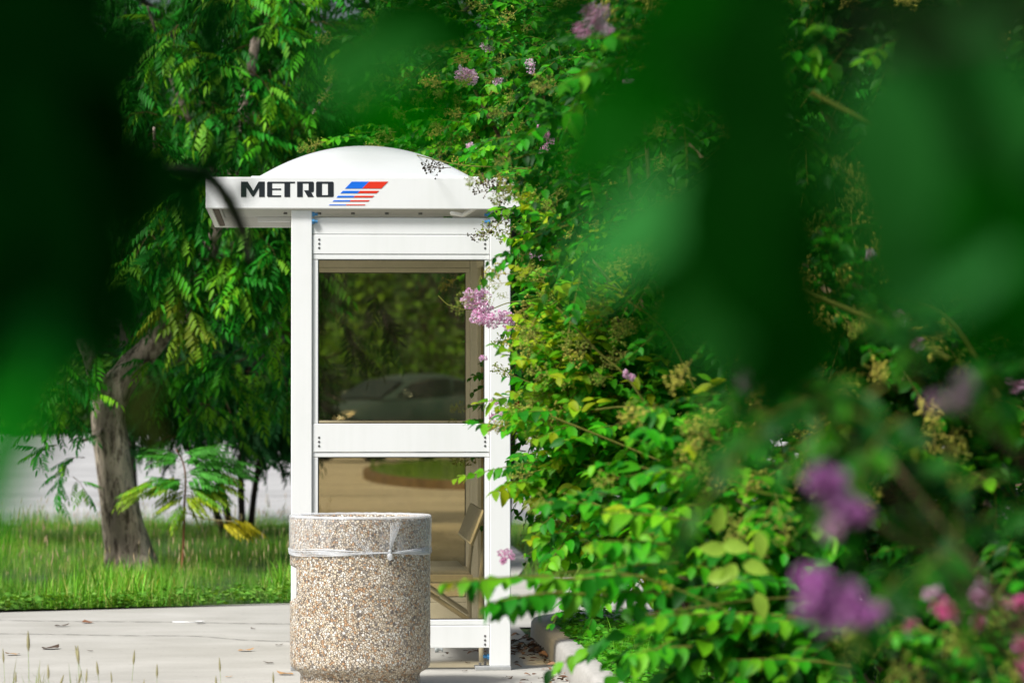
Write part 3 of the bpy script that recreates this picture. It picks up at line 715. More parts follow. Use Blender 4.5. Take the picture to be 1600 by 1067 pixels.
# ------------------------------------------------------------------ grass
def blades(bk, n, xs, ys, z0, h0, h1, wd, cols, lean=.35, mask=None, zf=None):
    X = rng.uniform(*xs, n); Y = rng.uniform(*ys, n)
    if mask is not None: k = mask(X, Y); X = X[k]; Y = Y[k]
    n = len(X); H = rng.uniform(h0, h1, n) * rng.uniform(.6, 1, n)
    patch = np.array([1.1 * mnoise.noise(Vector((x * 1.3, y * .45, 4))) + .6 * mnoise.noise(Vector((x * 5, y * 1.6, 9))) for x, y in zip(X, Y)])
    H *= np.clip(1 + .9 * patch, .3, 1.9)
    t = Tmpl([(0, -.5 * wd, 0), (0, .5 * wd, 0), (.45, -.45 * wd, .04), (.45, .45 * wd, .04), (.8, -.28 * wd, .16), (.8, .28 * wd, .16), (1, 0, .30)], [(0, 1, 3, 2), (2, 3, 5, 4), (4, 5, 6)])
    # x axis is the blade, z axis the side it bends to
    az = rng.uniform(0, 2 * math.pi, n); le = rng.normal(0, lean, n)
    D = np.stack([np.cos(az) * le, np.sin(az) * le, np.ones(n)], 1); U = np.stack([np.cos(az), np.sin(az), np.zeros(n)], 1)
    c = np.array(cols)[rng.integers(0, len(cols), n)] * np.clip(1 + .6 * patch[:, None] * np.array((1.4, 1, 1)), .35, 1.8) * rng.uniform(.8, 1.2, (n, 1))
    # keep the blade width constant whatever its height
    T = np.stack([X, Y, np.full(n, z0)], 1)
    bk.put(t, T, D, U, H, c)
def seedheads(bk, n, xs, ys, z0, h0, h1, cols, mask=None, hw=.012):
    X = rng.uniform(*xs, n); Y = rng.uniform(*ys, n)
    if mask is not None: k = mask(X, Y); X = X[k]; Y = Y[k]
    n = len(X); mb = []
    H = rng.uniform(h0, h1, n)
    parts = [(stick((0, 0, 0), (1, 0, 0), .0035, .0025), (.8, 1.1, .6))]
    head = Tmpl([(x, w_ * math.cos(a), w_ * math.sin(a)) for x, w_ in ((.84, .004), (.89, hw), (.95, hw * .9), (1.03, .003)) for a in (0, 1.57, 3.14, 4.71)],
                [(4 * j + k, 4 * j + (k + 1) % 4, 4 * j + 4 + (k + 1) % 4, 4 * j + 4 + k) for j in range(3) for k in range(4)])
    parts.append((head, (1, .9, 1)))
    t = merge_tmpl(parts); az = rng.uniform(0, 6.28, n); le = rng.normal(0, .16, n)
    D = np.stack([np.cos(az) * le, np.sin(az) * le, np.ones(n)], 1); U = np.stack([np.cos(az), np.sin(az), np.zeros(n)], 1)
    bk.put(t, np.stack([X, Y, np.full(n, z0)], 1), D, U, H, np.array(cols)[rng.integers(0, len(cols), n)])
GR = [(.08, .30, .014), (.13, .38, .025), (.19, .44, .04), (.07, .22, .01), (.38, .42, .12), (.13, .34, .02)]
edge = lambda X, Y: Y > 25.62 + (X + 1.93) * .455 * (X < 1) + .05
bk = Bulk()
blades(bk, 52000, (-5.5, .42), (25.3, 42), .0, .07, .16, .03, GR, .35, edge)
blades(bk, 20000, (-4, .42), (25.3, 31), .0, .06, .19, .026, GR, .45, edge)
blades(bk, 5000, (-5, .42), (40.5, 42), .0, .08, .26, .02, GR, .3)
seedheads(bk, 800, (-4.2, .42), (26.2, 42), 0, .16, .36, [(.62, .55, .30), (.5, .5, .22), (.7, .6, .38)], edge)
tag(bk.build('grass', M['grass']), 'tall green grass with pale seed heads between the pavement and the road', 'grass', kind='stuff')
# low broad-leaved weeds on the pavement's edge
bk = Bulk(); n = 3000
X = rng.uniform(-4.5, .42, n); Y0_ = 25.62 + (X + 1.93) * .455; wob = np.array([mnoise.noise(Vector((x * 3.2, 0, 2))) + .6 * mnoise.noise(Vector((x * 11, 5, 2))) for x in X]); Y = Y0_ + np.abs(rng.normal(0, .75, n)) * (.6 + np.clip(wob, -.4, 1)) - .05 - .12 * np.clip(wob, 0, 1)
az = rng.uniform(0, 6.28, n); c = np.array([(.07, .22, .015), (.11, .30, .03), (.18, .37, .05)])[rng.integers(0, 3, n)] * rng.uniform(.7, 1.2, (n, 1))
bk.put(ROUND, np.stack([X, Y, rng.uniform(.01, .11, n)], 1), np.stack([np.cos(az), np.sin(az), rng.uniform(-.2, .5, n)], 1), np.stack([rng.normal(0, .4, n), rng.normal(0, .4, n), np.ones(n)], 1), rng.uniform(.025, .048, n), c)
blades(bk, 9000, (-4, .42), (25.3, 27.6), .0, .06, .24, .04, GR, .5, edge)
tag(bk.build('clover_border', M['leaf_matte']), 'low broad-leaved weeds creeping over the pavement edge', 'weeds', kind='stuff')
# seed stalks in front, bottom left
bk = Bulk()
blades(bk, 260, (-1.75, -.9), (15.6, 16.9), 0, .10, .24, .02, [(.12, .2, .05), (.2, .24, .09)], .2)
for px, py in [(12, 1015), (47, 990), (80, 1040), (128, 1012), (150, 1008), (200, 1018), (62, 1050), (182, 1050), (25, 1052), (245, 1040), (350, 1030), (128, 1048), (100, 1045), (340, 1058), (215, 1062), (430, 1052), (165, 1035)]:
    p = at(px, py, random.uniform(15.8, 16.8)); x, y, h = p.x, p.y, p.z
    seedheads(bk, 1, (x, x + .001), (y, y + .001), 0, h, h + .001, [(.42, .44, .22)], hw=.016)
tag(bk.build('seeding_grass', M['grass']), 'thin grass stalks with seed heads at the near edge of the pavement', 'grass', kind='stuff')
# right hand grass and ground cover
bk = Bulk()
blades(bk, 9000, (1.75, 3.4), (29.8, 41.9), 0, .08, .2, .02, GR, .4, lambda X, Y: X > 1.75 + np.clip(Y - 29.8, 0, 3.2) * .1)
tag(bk.build('verge_grass', M['grass']), 'short bright grass on the verge to the right behind the shelter', 'grass', kind='stuff')
bk = Bulk()
blades(bk, 14000, (1.55, 3.6), (12, 22.2), .12, .05, .18, .018, [(.08, .32, .015), (.14, .4, .03), (.07, .24, .01)], .6)
n = 4200; X = 1.50 + np.abs(rng.normal(0, .35, n)); Y = rng.uniform(15, 22.2, n); az = rng.uniform(0, 6.28, n)
bk.put(ROUND, np.stack([X, Y, .13 + rng.uniform(0, .09, n) * np.clip((X - 1.45) * 6, .15, 1)], 1), np.stack([np.cos(az), np.sin(az), rng.uniform(-.3, .5, n)], 1), np.stack([rng.normal(0, .4, n), rng.normal(0, .4, n), np.ones(n)], 1), rng.uniform(.025, .05, n),
       np.array([(.05, .30, .01), (.10, .38, .02)])[rng.integers(0, 2, n)] * rng.uniform(.7, 1.2, (n, 1)))
tag(bk.build('ground_cover', M['grass']), 'small-leaved green ground cover spilling over the kerb of the planting bed', 'ground cover', kind='stuff')
bk = Bulk(); blades(bk, 9000, (1.3, 9), (56.5, 71.5), .144, .08, .2, .05, [(.10, .22, .015), (.07, .18, .012)], .4, lambda X, Y: X > 1.3 + np.abs(Y - 64) ** 2 * .022)
tag(bk.build('island_grass', M['grass']), 'mown grass on the far kerbed island in the road', 'grass', kind='stuff')

# ------------------------------------------------------------------ trees
def limb(mb, pts, rs, sides=14, rough=.05, seed=0):
    P = spline(pts, 8); n = len(P) - 1; K = len(rs) - 1; b0 = len(mb.v)
    rr = []
    for i in range(len(P)):
        t = i / n * K; k = min(int(t), K - 1); rr.append(rs[k] + (rs[k + 1] - rs[k]) * (t - k))
    mb.tube(P, rr, sides)
    for i in range(len(P)):
        for k in range(sides):
            j = b0 + i * sides + k; v = Vector(mb.v[j]); c = P[i]; d = v - c
            s = 1 + rough * 2.2 * mnoise.noise(Vector((v.x * 9 + seed, v.y * 9, v.z * 2.4))) + rough * mnoise.noise(Vector((v.x * 28, v.y * 28, v.z * 9)))
            mb.v[j] = tuple(c + d * s)
def bark():
    m, nt, b = mat('tree_bark'); tc = N(nt, 'ShaderNodeTexCoord'); mp = N(nt, 'ShaderNodeMapping'); mp.inputs['Scale'].default_value = (1, 1, .3)
    nt.links.new(tc.outputs['Object'], mp.inputs[0])
    n1 = N(nt, 'ShaderNodeTexNoise', Scale=6.0, Detail=8); n2 = N(nt, 'ShaderNodeTexVoronoi', Scale=30.0, feature='DISTANCE_TO_EDGE'); n3 = N(nt, 'ShaderNodeTexNoise', Scale=26.0, Detail=8)
    n3.inputs['Roughness'].default_value = .7
    for q in (n1, n3): nt.links.new(mp.outputs[0], q.inputs['Vector'])
    wv = N(nt, 'ShaderNodeMix', data_type='VECTOR'); wv.inputs[0].default_value = .06; nt.links.new(mp.outputs[0], wv.inputs[4]); nt.links.new(n3.outputs['Color'], wv.inputs[5]); nt.links.new(wv.outputs[1], n2.inputs['Vector'])
    r = N(nt, 'ShaderNodeValToRGB'); e = r.color_ramp.elements; e[0].position = .36; e[0].color = (.24, .20, .16, 1); e[1].position = .60; e[1].color = (.84, .70, .58, 1)
    x = r.color_ramp.elements.new(.5); x.color = (.50, .41, .33, 1)
    nt.links.new(n1.outputs['Fac'], r.inputs[0])
    r2 = N(nt, 'ShaderNodeValToRGB'); e = r2.color_ramp.elements; e[0].position = .40; e[0].color = (.20, .18, .17, 1); e[1].position = .52; e[1].color = (1, 1, 1, 1); nt.links.new(n3.outputs['Fac'], r2.inputs[0])
    mu = N(nt, 'ShaderNodeMix', data_type='RGBA', blend_type='MULTIPLY'); mu.inputs[0].default_value = .9; nt.links.new(r.outputs[0], mu.inputs[6]); nt.links.new(r2.outputs[0], mu.inputs[7])
    nt.links.new(mu.outputs[2], b.inputs['Base Color']); b.inputs['Roughness'].default_value = .9; b.inputs['Specular IOR Level'].default_value = .2
    ad = N(nt, 'ShaderNodeMath', operation='ADD'); nt.links.new(n3.outputs['Fac'], ad.inputs[0]); nt.links.new(n2.outputs['Distance'], ad.inputs[1])
    bp = N(nt, 'ShaderNodeBump', Strength=.9, Distance=.03); nt.links.new(ad.outputs[0], bp.inputs['Height']); nt.links.new(bp.outputs[0], b.inputs['Normal'])
    return m
M['bark'] = bark()

def spray(bk, tw, P, d, L, nl, size, cols, tm=PIN, twr=.004):
    """a drooping twig from P along d carrying compound leaves"""
    P = np.array(P, float); d = np.array(d, float); d /= np.linalg.norm(d)
    pts = [P + d * L * t + np.array((0, 0, -.45 * L * t * t)) for t in (0, .33, .66, 1)]
    if tw is not None: tw.tube([tuple(p) for p in pts], [twr, twr * .8, twr * .6, twr * .4], 4, False)
    for i in range(nl):
        t = .2 + .8 * (i + 1) / nl; p = P + d * L * t + np.array((0, 0, -.45 * L * t * t))
        a = i * 2.4 + rng.uniform(-.4, .4); side = np.cross(d, (0, 0, 1)); side /= np.linalg.norm(side) + 1e-6
        dd = d * .6 + side * math.cos(a) * .9 + np.array((0, 0, 1)) * (math.sin(a) * .35 - .25) + rng.normal(0, .12, 3)
        c = np.array(cols[rng.integers(0, len(cols))]) * rng.uniform(.75, 1.3)
        bk.put(tm[rng.integers(0, len(tm))], [p], [dd], [np.array((0, 0, 1)) + rng.normal(0, .25, 3)], size * rng.uniform(.8, 1.15), c)
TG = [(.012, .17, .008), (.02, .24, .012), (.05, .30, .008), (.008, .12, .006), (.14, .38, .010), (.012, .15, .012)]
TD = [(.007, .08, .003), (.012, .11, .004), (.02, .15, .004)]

def crown_points(n, c, r, shell=.55):
    """clumpy points in an ellipsoid, more of them near its skin"""
    clumps = []
    while len(clumps) < 34:
        v = rng.normal(0, 1, 3); v /= np.linalg.norm(v); clumps.append(v * rng.uniform(.35, .95))
    clumps = np.array(clumps); out = []
    while len(out) < n:
        q = clumps[rng.integers(0, len(clumps))] + rng.normal(0, .17, 3); l = np.linalg.norm(q)
        if l < 1.08 and (l > shell or rng.random() < .35): out.append((np.array(c) + q * np.array(r), q / (l + 1e-6)))
    return out

def tree_left():
    base = at(205, 893, 31.4)
    root = empty('ash_tree', (base.x, base.y, 0), 'nearest tree on the left, thick leaning mottled trunk, drooping feathery leaves', 'tree')
    Y = 31.4; mb = MB()
    tp = lambda l, y=Y: [at(a, b, y + (c[0] if c else 0)) for a, b, *c in l]
    limb(mb, tp([(207, 905), (203, 880), (190, 800), (177, 720), (170, 650), (178, 615), (205, 575), (240, 535), (285, 470), (330, 380, .3), (370, 240, .6), (400, 60, .8)]),
         [.225, .198, .158, .140, .145, .150, .122, .104, .09, .07, .06, .04], 28, .06)
    limb(mb, tp([(176, 660), (160, 612, -.05), (146, 575, -.2), (132, 520, -.3), (120, 430, -.5), (100, 260, -.6)]), [.12, .085, .07, .06, .05, .04], 20, .06, 3)
    for k in range(7):                       # root flare
        a = k * .9; p = at(205, 893, Y); limb(mb, [(p.x + .27 * math.cos(a), p.y + .27 * math.sin(a), -.06), (p.x + .15 * math.cos(a), p.y + .15 * math.sin(a), .05), (p.x - .03 + .07 * math.cos(a), p.y + .07 * math.sin(a), .32)], [.04, .08, .09], 10, .06, k)
    for l in ([(240, 530), (330, 470, -.6), (420, 400, -1.0)], [(285, 470), (250, 330, -.7), (240, 200, -1.2)], [(330, 380), (440, 250, -.3), (520, 130, -.4)], [(350, 300), (270, 130, -.4), (230, 10, -.5)], [(146, 575), (100, 500, .5), (50, 430, .8)],
              [(176, 650), (150, 680, -.2), (120, 690, -.4)]):
        limb(mb, tp(l), [.035, .02, .01], 8, .05)
    mb.build('trunk', M['bark'], root, True)
    bk = Bulk(); tw = MB()
    c0 = at(330, 60, 31.6); c0 = (c0.x, c0.y, c0.z)
    for p, q in crown_points(620, c0, (2.45, 1.7, 2.6)):
        if q[1] > .35 and rng.random() < .5: continue
        d = np.array((q[0], q[1] - .25, q[2] * .25 + .05)) + rng.normal(0, .3, 3)
        spray(bk, tw, p, d, rng.uniform(.25, .5), 7, rng.uniform(.9, 1.15), TG if rng.random() < .75 else TD)
    # hanging sprays, where the photo shows them
    for px, py, y, n, sc in [(250, 330, 30.2, 9, 1), (280, 380, 30.2, 9, 1), (330, 420, 30, 9, 1), (390, 380, 30, 9, 1), (430, 400, 30, 9, 1), (300, 300, 30, 9, 1), (230, 420, 30.3, 8, 1), (250, 470, 30.2, 7, 1), (400, 450, 30.1, 9, 1), (440, 470, 30.2, 9, 1), (370, 430, 30, 9, 1),
                             (345, 340, 30.1, 8, 1), (215, 250, 30.4, 8, 1), (260, 200, 30.1, 9, 1), (300, 110, 30, 9, 1), (270, 60, 30, 8, 1), (350, 180, 30, 8, 1), (420, 60, 30, 9, 1), (410, 20, 30, 9, 1), (470, 180, 30.2, 8, 1), (480, 260, 30.4, 8, 1), (500, 220, 30.5, 9, 1), (450, 240, 30.3, 9, 1), (390, 130, 30, 9, 1), (380, 90, 30, 9, 1), (400, 190, 30, 9, 1), (370, 240, 30, 9, 1), (360, 290, 30, 9, 1), (230, 380, 30, 8, 1), (190, 300, 30.4, 8, 1), (420, 330, 30, 9, 1), (330, 480, 30.2, 8, 1), (340, 560, 32, 7, .9), (330, 600, 32, 7, .8), (300, 650, 32.6, 6, .7), (330, 640, 32.3, 7, .8), (280, 700, 32.6, 5, .6), (60, 560, 31, 7, .9), (100, 600, 31, 7, .9), (40, 620, 31, 7, .9), (90, 650, 31, 7, .8), (50, 670, 31, 6, .8), (440, 540, 31, 8, .9), (250, 560, 33.5, 8, 1), (280, 580, 33.5, 8, 1), (300, 610, 33.5, 8, 1), (340, 570, 33.2, 8, 1), (370, 600, 33.4, 8, 1), (400, 580, 33, 8, 1), (430, 600, 33.3, 8, 1), (420, 640, 33.6, 7, .9), (260, 640, 33.8, 7, .9), (360, 650, 34, 7, .9), (235, 610, 33.8, 7, .9), (400, 560, 31, 8, .9),
                             (95, 715, 31, 5, .6), (120, 735, 30.9, 5, .6), (105, 765, 30.9, 5, .55), (60, 690, 31, 4, .6)]:
        for _ in range(2):
            p = at(px + rng.uniform(-15, 15), py - 20, y); a = rng.uniform(-.9, .9)
            spray(bk, tw, p, (math.sin(a) * 1.0, -.6, rng.uniform(-.4, .35)), .35 * sc, n, sc * 1.05, TG + [(.09, .28, .015)])
    for px, py in [(292, 470), (305, 490), (318, 515)]:
        spray(bk, tw, at(px, py - 15, 30), (rng.uniform(-.6, .6), -.5, -.1), .25, 6, 1.0, [(.10, .19, .01), (.14, .20, .01)])
    bk.put(Tmpl(tw.v, tw.f), [(0, 0, 0)], [(1, 0, 0)], [(0, 0, 1)], 1, (.14, .09, .04)); bk.build('crown', M['tree_leaf'], root)
tree_left()

def tree_generic(name, label, base, h, cr, cz, nsp, size, cols, group, trunk_r=.12, stems=1, tm=PIN, spread=.3, L=(.35, .7), seed=0, barkm=None, skip=None, foot=None):
    foot = foot or base; root = empty(name, (foot[0], foot[1], 0), label, 'tree', group); mb = MB(); rr = random.Random(seed)
    for s in range(stems):
        a = rr.uniform(0, 6.28) if stems == 1 else s * 6.28 / stems + .4
        sp = spread if stems > 1 else .15
        bx, by = foot[0] + math.cos(a) * .12 * (stems > 1), foot[1] + math.sin(a) * .12 * (stems > 1)
        e = (base[0] + math.cos(a) * cr[0] * sp * 2.2, base[1] + math.sin(a) * cr[1] * sp * 2.2, cz + cr[2] * .3)
        mid = ((bx + e[0]) / 2 - math.cos(a) * sp * .3, (by + e[1]) / 2, e[2] * .45) if stems > 1 else (bx, by, e[2] * .58)
        limb(mb, [(bx, by, -.05), mid, e], [trunk_r, trunk_r * .75, trunk_r * .35], 10, .06, s)
        for k in range(5):
            b2 = rr.uniform(0, 6.28); t = rr.uniform(.5, .95); p = Vector(mid).lerp(Vector(e), t)
            limb(mb, [p, p + Vector((math.cos(b2) * cr[0] * .35, math.sin(b2) * cr[1] * .35, cr[2] * .25)), p + Vector((math.cos(b2) * cr[0] * .75, math.sin(b2) * cr[1] * .75, cr[2] * .45))], [trunk_r * .4, trunk_r * .25, trunk_r * .1], 6, .05, k)
    mb.build('trunk', barkm or M['dark_bark'], root, True)
    bk = Bulk()
    for p, q in crown_points(nsp, (base[0], base[1], cz), cr):
        d = np.array((q[0], q[1] - .2, q[2] * .3 + .05)) + rng.normal(0, .35, 3)
        if skip and skip(p): continue
        spray(bk, None, p, d, rng.uniform(*L), 7, size * rng.uniform(.85, 1.15), cols, tm)
    bk.build('crown', M['tree_leaf'], root)
    return root

# dark multi-stemmed tree by the road
b = at(340, 800, 38.5); ft = at(372, 800, 38.5)
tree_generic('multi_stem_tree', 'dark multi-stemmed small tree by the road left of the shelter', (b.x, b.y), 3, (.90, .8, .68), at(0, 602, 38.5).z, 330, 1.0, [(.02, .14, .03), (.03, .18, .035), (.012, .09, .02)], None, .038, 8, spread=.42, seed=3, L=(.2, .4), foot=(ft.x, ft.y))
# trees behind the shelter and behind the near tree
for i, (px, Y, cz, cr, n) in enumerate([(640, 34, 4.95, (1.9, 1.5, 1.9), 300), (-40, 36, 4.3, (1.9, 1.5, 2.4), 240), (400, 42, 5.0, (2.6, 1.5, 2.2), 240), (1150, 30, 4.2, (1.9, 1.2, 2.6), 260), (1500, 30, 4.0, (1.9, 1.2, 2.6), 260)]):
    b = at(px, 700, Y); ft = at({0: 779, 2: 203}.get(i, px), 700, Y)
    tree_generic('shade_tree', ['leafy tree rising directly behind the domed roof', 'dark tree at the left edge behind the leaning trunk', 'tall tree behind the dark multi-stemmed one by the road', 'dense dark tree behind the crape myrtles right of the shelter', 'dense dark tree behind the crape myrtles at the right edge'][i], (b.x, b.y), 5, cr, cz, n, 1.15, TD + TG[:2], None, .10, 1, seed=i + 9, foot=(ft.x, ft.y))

# yellowing sapling
def sapling():
    b = at(285, 895, 30.9); root = empty('sapling', (b.x, b.y, 0), 'yellow-green sapling with a thin reddish stem in the grass right of the trunk', 'sapling')
    mb = MB(); pts = [at(284, 895, 30.9), at(287, 840, 30.9), at(288, 790, 30.9), at(290, 750, 30.9), at(286, 722, 30.9), at(275, 702, 30.85)]
    mb.tube(spline(pts, 4), [.011 - .0003 * k for k in range(21)], 8).build('stem', noisy('red_stem', (.20, .07, .03), (.30, .12, .05), 20, .7), root, True)
    bk = Bulk()
    YG = [(.20, .34, .012), (.36, .50, .012), (.16, .42, .02)]; GG = [(.07, .36, .03), (.06, .30, .03)]
    for px, py, dx, dz, c, s in [(290, 750, -1, .1, YG, 1), (290, 752, 1, .25, GG, 1.1), (290, 770, -1, -.15, YG, .9), (290, 765, .9, 0, YG, 1), (290, 740, .8, .6, GG, 1.1), (286, 722, -.7, .5, GG, .9), (286, 722, .9, .7, GG, 1), (300, 735, 1, .3, GG, 1), (330, 745, 1, 0, YG, .8),
                                 (290, 780, .3, -.2, YG, .8), (288, 790, -.4, -.3, YG, .7), (340, 730, 1, .1, GG, .9), (230, 765, -1, -.1, YG, .8), (250, 750, -1, 0, YG, .8), (320, 760, .7, -.1, YG, .8), (310, 720, .8, .4, GG, .8), (290, 755, -.5, .3, GG, .9), (350, 812, .9, -.2, [(.5, .45, .01)], .75), (372, 815, .8, -.3, [(.5, .45, .01)], .6)]:
        for _ in range(6):
            p = at(px + rng.uniform(-8, 8), py + rng.uniform(-10, 10), 30.9 + rng.uniform(-.1, .1)); d = np.array((dx, rng.uniform(-.9, .3), dz + rng.uniform(-.15, .15)))
            bk.put(PINF[rng.integers(0, 3)], [p], [d], [(rng.normal(0, .15), -.5, 1)], s * rng.uniform(.85, 1.1), c[rng.integers(0, len(c))])
    MB().tube(spline([at(290, 800, 30.9), at(320, 810, 30.85), at(370, 815, 30.8)], 4), .004, 5).build('side_shoot', M['twig_green'], root)
    bk.build('foliage', M['leaf_matte'], root)
sapling()

# ------------------------------------------------------------------ far belt of trees
def far_crown(nm, seed, wd, h, leaf, n, cols, bottom=.0):
    """one crown mesh around the origin, ground at z 0"""
    global rng
    keep = rng; rng = np.random.default_rng(seed); bk = Bulk(); lob = []
    for k in range(16):
        a = rng.uniform(0, 6.28); z = h * (bottom + (1 - bottom) * rng.uniform(.12, .92)); rr = wd * .5 * math.sqrt(max(.1, 1 - abs((z / h - .5) * 1.7) ** 2.2)) * rng.uniform(.3, .95)
        lob.append((rr * math.cos(a), rr * math.sin(a) * .8, z, rng.uniform(.16, .3) * wd))
    P = []; D = []; 
    for k in range(n):
        x, y, z, r_ = lob[rng.integers(0, len(lob))]; v = rng.normal(0, 1, 3); v /= np.linalg.norm(v); q = v * r_ * rng.uniform(.65, 1.08)
        P.append((x + q[0], y + q[1], max(.15, z + q[2] * .8))); D.append((v[0] + rng.normal(0, .5), v[1] + rng.normal(0, .5), v[2] * .4 - .35))
    P = np.array(P); D = np.array(D); cs = np.array(cols)[rng.integers(0, len(cols), n)] * rng.uniform(.7, 1.35, (n, 1))
    bk.put(OVAL[1], P, D, rng.normal(0, .5, (n, 3)) + np.array((0, 0, 1)), leaf * rng.uniform(.6, 1.3, n), cs)
    rng = keep; return bk.mesh(nm)
FC = [far_crown('far_crown', 41 + k, 9, 15, .42, 5200, c) for k, c in enumerate([[(.02, .10, .005), (.05, .16, .006), (.09, .22, .006)], [(.012, .06, .005), (.03, .10, .006)]])]
HG = far_crown('bush', 60, 5, 3.4, .2, 3600, [(.06, .20, .012), (.10, .26, .015), (.03, .12, .012)])
ORD = 'first second third fourth fifth sixth seventh eighth ninth tenth eleventh twelfth thirteenth fourteenth fifteenth sixteenth seventeenth eighteenth'.split()
for i in range(18):
    X = -19 + i * 3.9 + random.uniform(-.8, .8); Y = 138 + (i % 3) * 7 + random.uniform(-2, 2)
    r_ = empty('street_tree', (X, Y, 0), ORD[i] + ' dark leafy tree from the left in the far belt beyond the road', 'tree', 'trees in the far belt beyond the road', rz=0)
    o = bpy.data.objects.new('crown', FC[i % 2]); COL.objects.link(o); o.parent = r_; o.rotation_euler.z = random.uniform(0, 6); o.scale = (1, 1, random.uniform(.95, 1.2))
    if not FC[i % 2].materials: FC[i % 2].materials.append(M['leaf_matte'])
    tm_ = MB(); limb(tm_, [(0, 0, -.1), (.1, 0, 4), (.3, 0, 9)], [.28, .2, .1], 8, .05)
    t_ = bpy.data.objects.new('trunk', tm_.mesh()); t_.data.materials.append(M['dark_bark']); COL.objects.link(t_); t_.parent = r_
HG.materials.append(M['leaf_matte'])
for i in range(16):
    X = -13 + i * 2.3 + random.uniform(-.5, .5); Y = 129 + random.uniform(-1, 2)
    o = bpy.data.objects.new('bush', HG); COL.objects.link(o); o.location = (X, Y, 0); o.rotation_euler.z = random.uniform(0, 6); o.scale = (1, 1, random.uniform(.8, 1.2))
    tag(o, ORD[i] + ' rounded green bush from the left along the far side of the road', 'bush', 'bushes along the far side of the road')

# ------------------------------------------------------------------ cars
def car(loc, rz, paint, label, H=1.0):
    root = empty('parked_car', loc, label, 'car', None, rz); base = Vector(loc)
    m, nt, b = mat('car_paint'); b.inputs['Base Color'].default_value = (*paint, 1); b.inputs['Roughness'].default_value = .3; b.inputs['Metallic'].default_value = .3; b.inputs['Coat Weight'].default_value = .4
    gl = plain('car_glass', (.015, .03, .035), .08); rub = plain('rubber', (.02, .02, .02), .8); al = plain('rim', (.5, .5, .5), .3, .8); lamp = plain('headlight', (.85, .8, .6), .15); tail = plain('tail_lamp', (.5, .03, .02), .3)
    dk = plain('grille', (.02, .02, .02), .5)
    def L(name, me, m_, par=root, sm=True):
        if sm: me.shade_smooth()
        me.materials.append(m_); o = bpy.data.objects.new(name, me); COL.objects.link(o); o.parent = par; return o
    # x forward = +x ; stations: x, half width, bottom, belt height
    st = [(2.32, .55, .42, .62), (2.28, .72, .30, .74), (2.05, .84, .24, .86), (1.5, .90, .22, .98), (.95, .91, .22, 1.04), (0, .92, .22, 1.08), (-1, .92, .22, 1.12), (-1.7, .90, .24, 1.14), (-2.15, .84, .28, 1.10), (-2.3, .70, .38, .98)]
    sec = lambda w_, z0, z1: [(-w_ * .86, z0), (-w_, z0 + (z1 - z0) * .3), (-w_, z0 + (z1 - z0) * .62), (-w_ * .94, z1 - .03), (-w_ * .8, z1), (0, z1 + .03), (w_ * .8, z1), (w_ * .94, z1 - .03), (w_, z0 + (z1 - z0) * .62), (w_, z0 + (z1 - z0) * .3), (w_ * .86, z0)]
    mb = MB(); n = 11
    for x, w_, z0, z1 in st: mb.v += [(x, y, z * H) for y, z in sec(w_, z0, z1)]
    for i in range(len(st) - 1):
        for k in range(n - 1): a = i * n + k; mb.f.append((a, a + 1, a + n + 1, a + n))
        mb.f.append((i * n + n - 1, i * n, i * n + n, i * n + 2 * n - 1))
    mb.f.append(tuple(range(n))); e = (len(st) - 1) * n; mb.f.append(tuple(e + k for k in range(n))[::-1])
    me = mb.mesh(); fix_normals(me); body = L('body', me, m)
    # greenhouse
    gs = [(1.15, .72, 1.03, 1.045), (.45, .70, 1.06, 1.36), (.0, .69, 1.08, 1.45), (-.7, .68, 1.1, 1.47), (-1.35, .68, 1.12, 1.37), (-1.95, .66, 1.12, 1.15)]
    mb = MB()
    for x, w_, z0, z1 in gs: mb.v += [(x, y, z * H) for y, z in ((-w_ - .1, z0), (-w_ + .06 * (z1 - z0), z1 - .06 * (z1 > 1.2)), (-w_ * .7, z1), (0, z1 + .02), (w_ * .7, z1), (w_ - .06 * (z1 - z0), z1 - .06 * (z1 > 1.2)), (w_ + .1, z0))]
    for i in range(5):
        for k in range(6): a = i * 7 + k; mb.f.append((a, a + 1, a + 8, a + 7))
    me = mb.mesh(); fix_normals(me); L('cabin', me, m)
    for s in (-1, 1):
        w1 = MB(); pts = [(.85, .80, 1.09), (.42, .765, 1.31), (-.05, .765, 1.385), (-.65, .76, 1.40), (-.65, .80, 1.14)]
        w1.add([(x, s * (y + .02), z * H) for x, y, z in pts], [tuple(range(5))]); L('side_window', w1.mesh(), gl, sm=False)
        w1 = MB(); pts = [(-.72, .80, 1.14), (-.72, .76, 1.395), (-1.3, .76, 1.31), (-1.7, .80, 1.16)]
        w1.add([(x, s * (y + .02), z * H) for x, y, z in pts], [tuple(range(4))]); L('side_window', w1.mesh(), gl, sm=False)
        hl = MB(); hl.add([(2.33, s * .50, .66 * H), (2.31, s * .70, .68 * H), (2.07, s * .86, .78 * H), (1.95, s * .87, .84 * H), (2.12, s * .74, .845 * H), (2.31, s * .52, .76 * H)], [tuple(range(6))]); L('headlight', hl.mesh(), lamp, sm=False)
        tl = MB(); tl.add([(-2.33, s * .5, .8 * H), (-2.33, s * .72, .8 * H), (-2.1, s * .88, .9 * H), (-2.1, s * .86, 1.05 * H), (-2.31, s * .72, 1.0 * H), (-2.33, s * .5, .98 * H)], [tuple(range(6))]); L('tail_light', tl.mesh(), tail, sm=False)
        for x in (1.42, -1.4):
            wh = L('wheel', MB().cyl((x, s * .95, .33), (0, -s, 0), .33, .2, 24).mesh(), rub, sm=False); L('rim', MB().cyl((x, s * .955, .33), (0, -s, 0), .21, .02, 16).mesh(), al, wh, False)
        L('mirror', MB().box(.62, .80, *(sorted((s * .93, s * 1.08))), 1.08 * H, 1.2 * H, .03).mesh(), m)
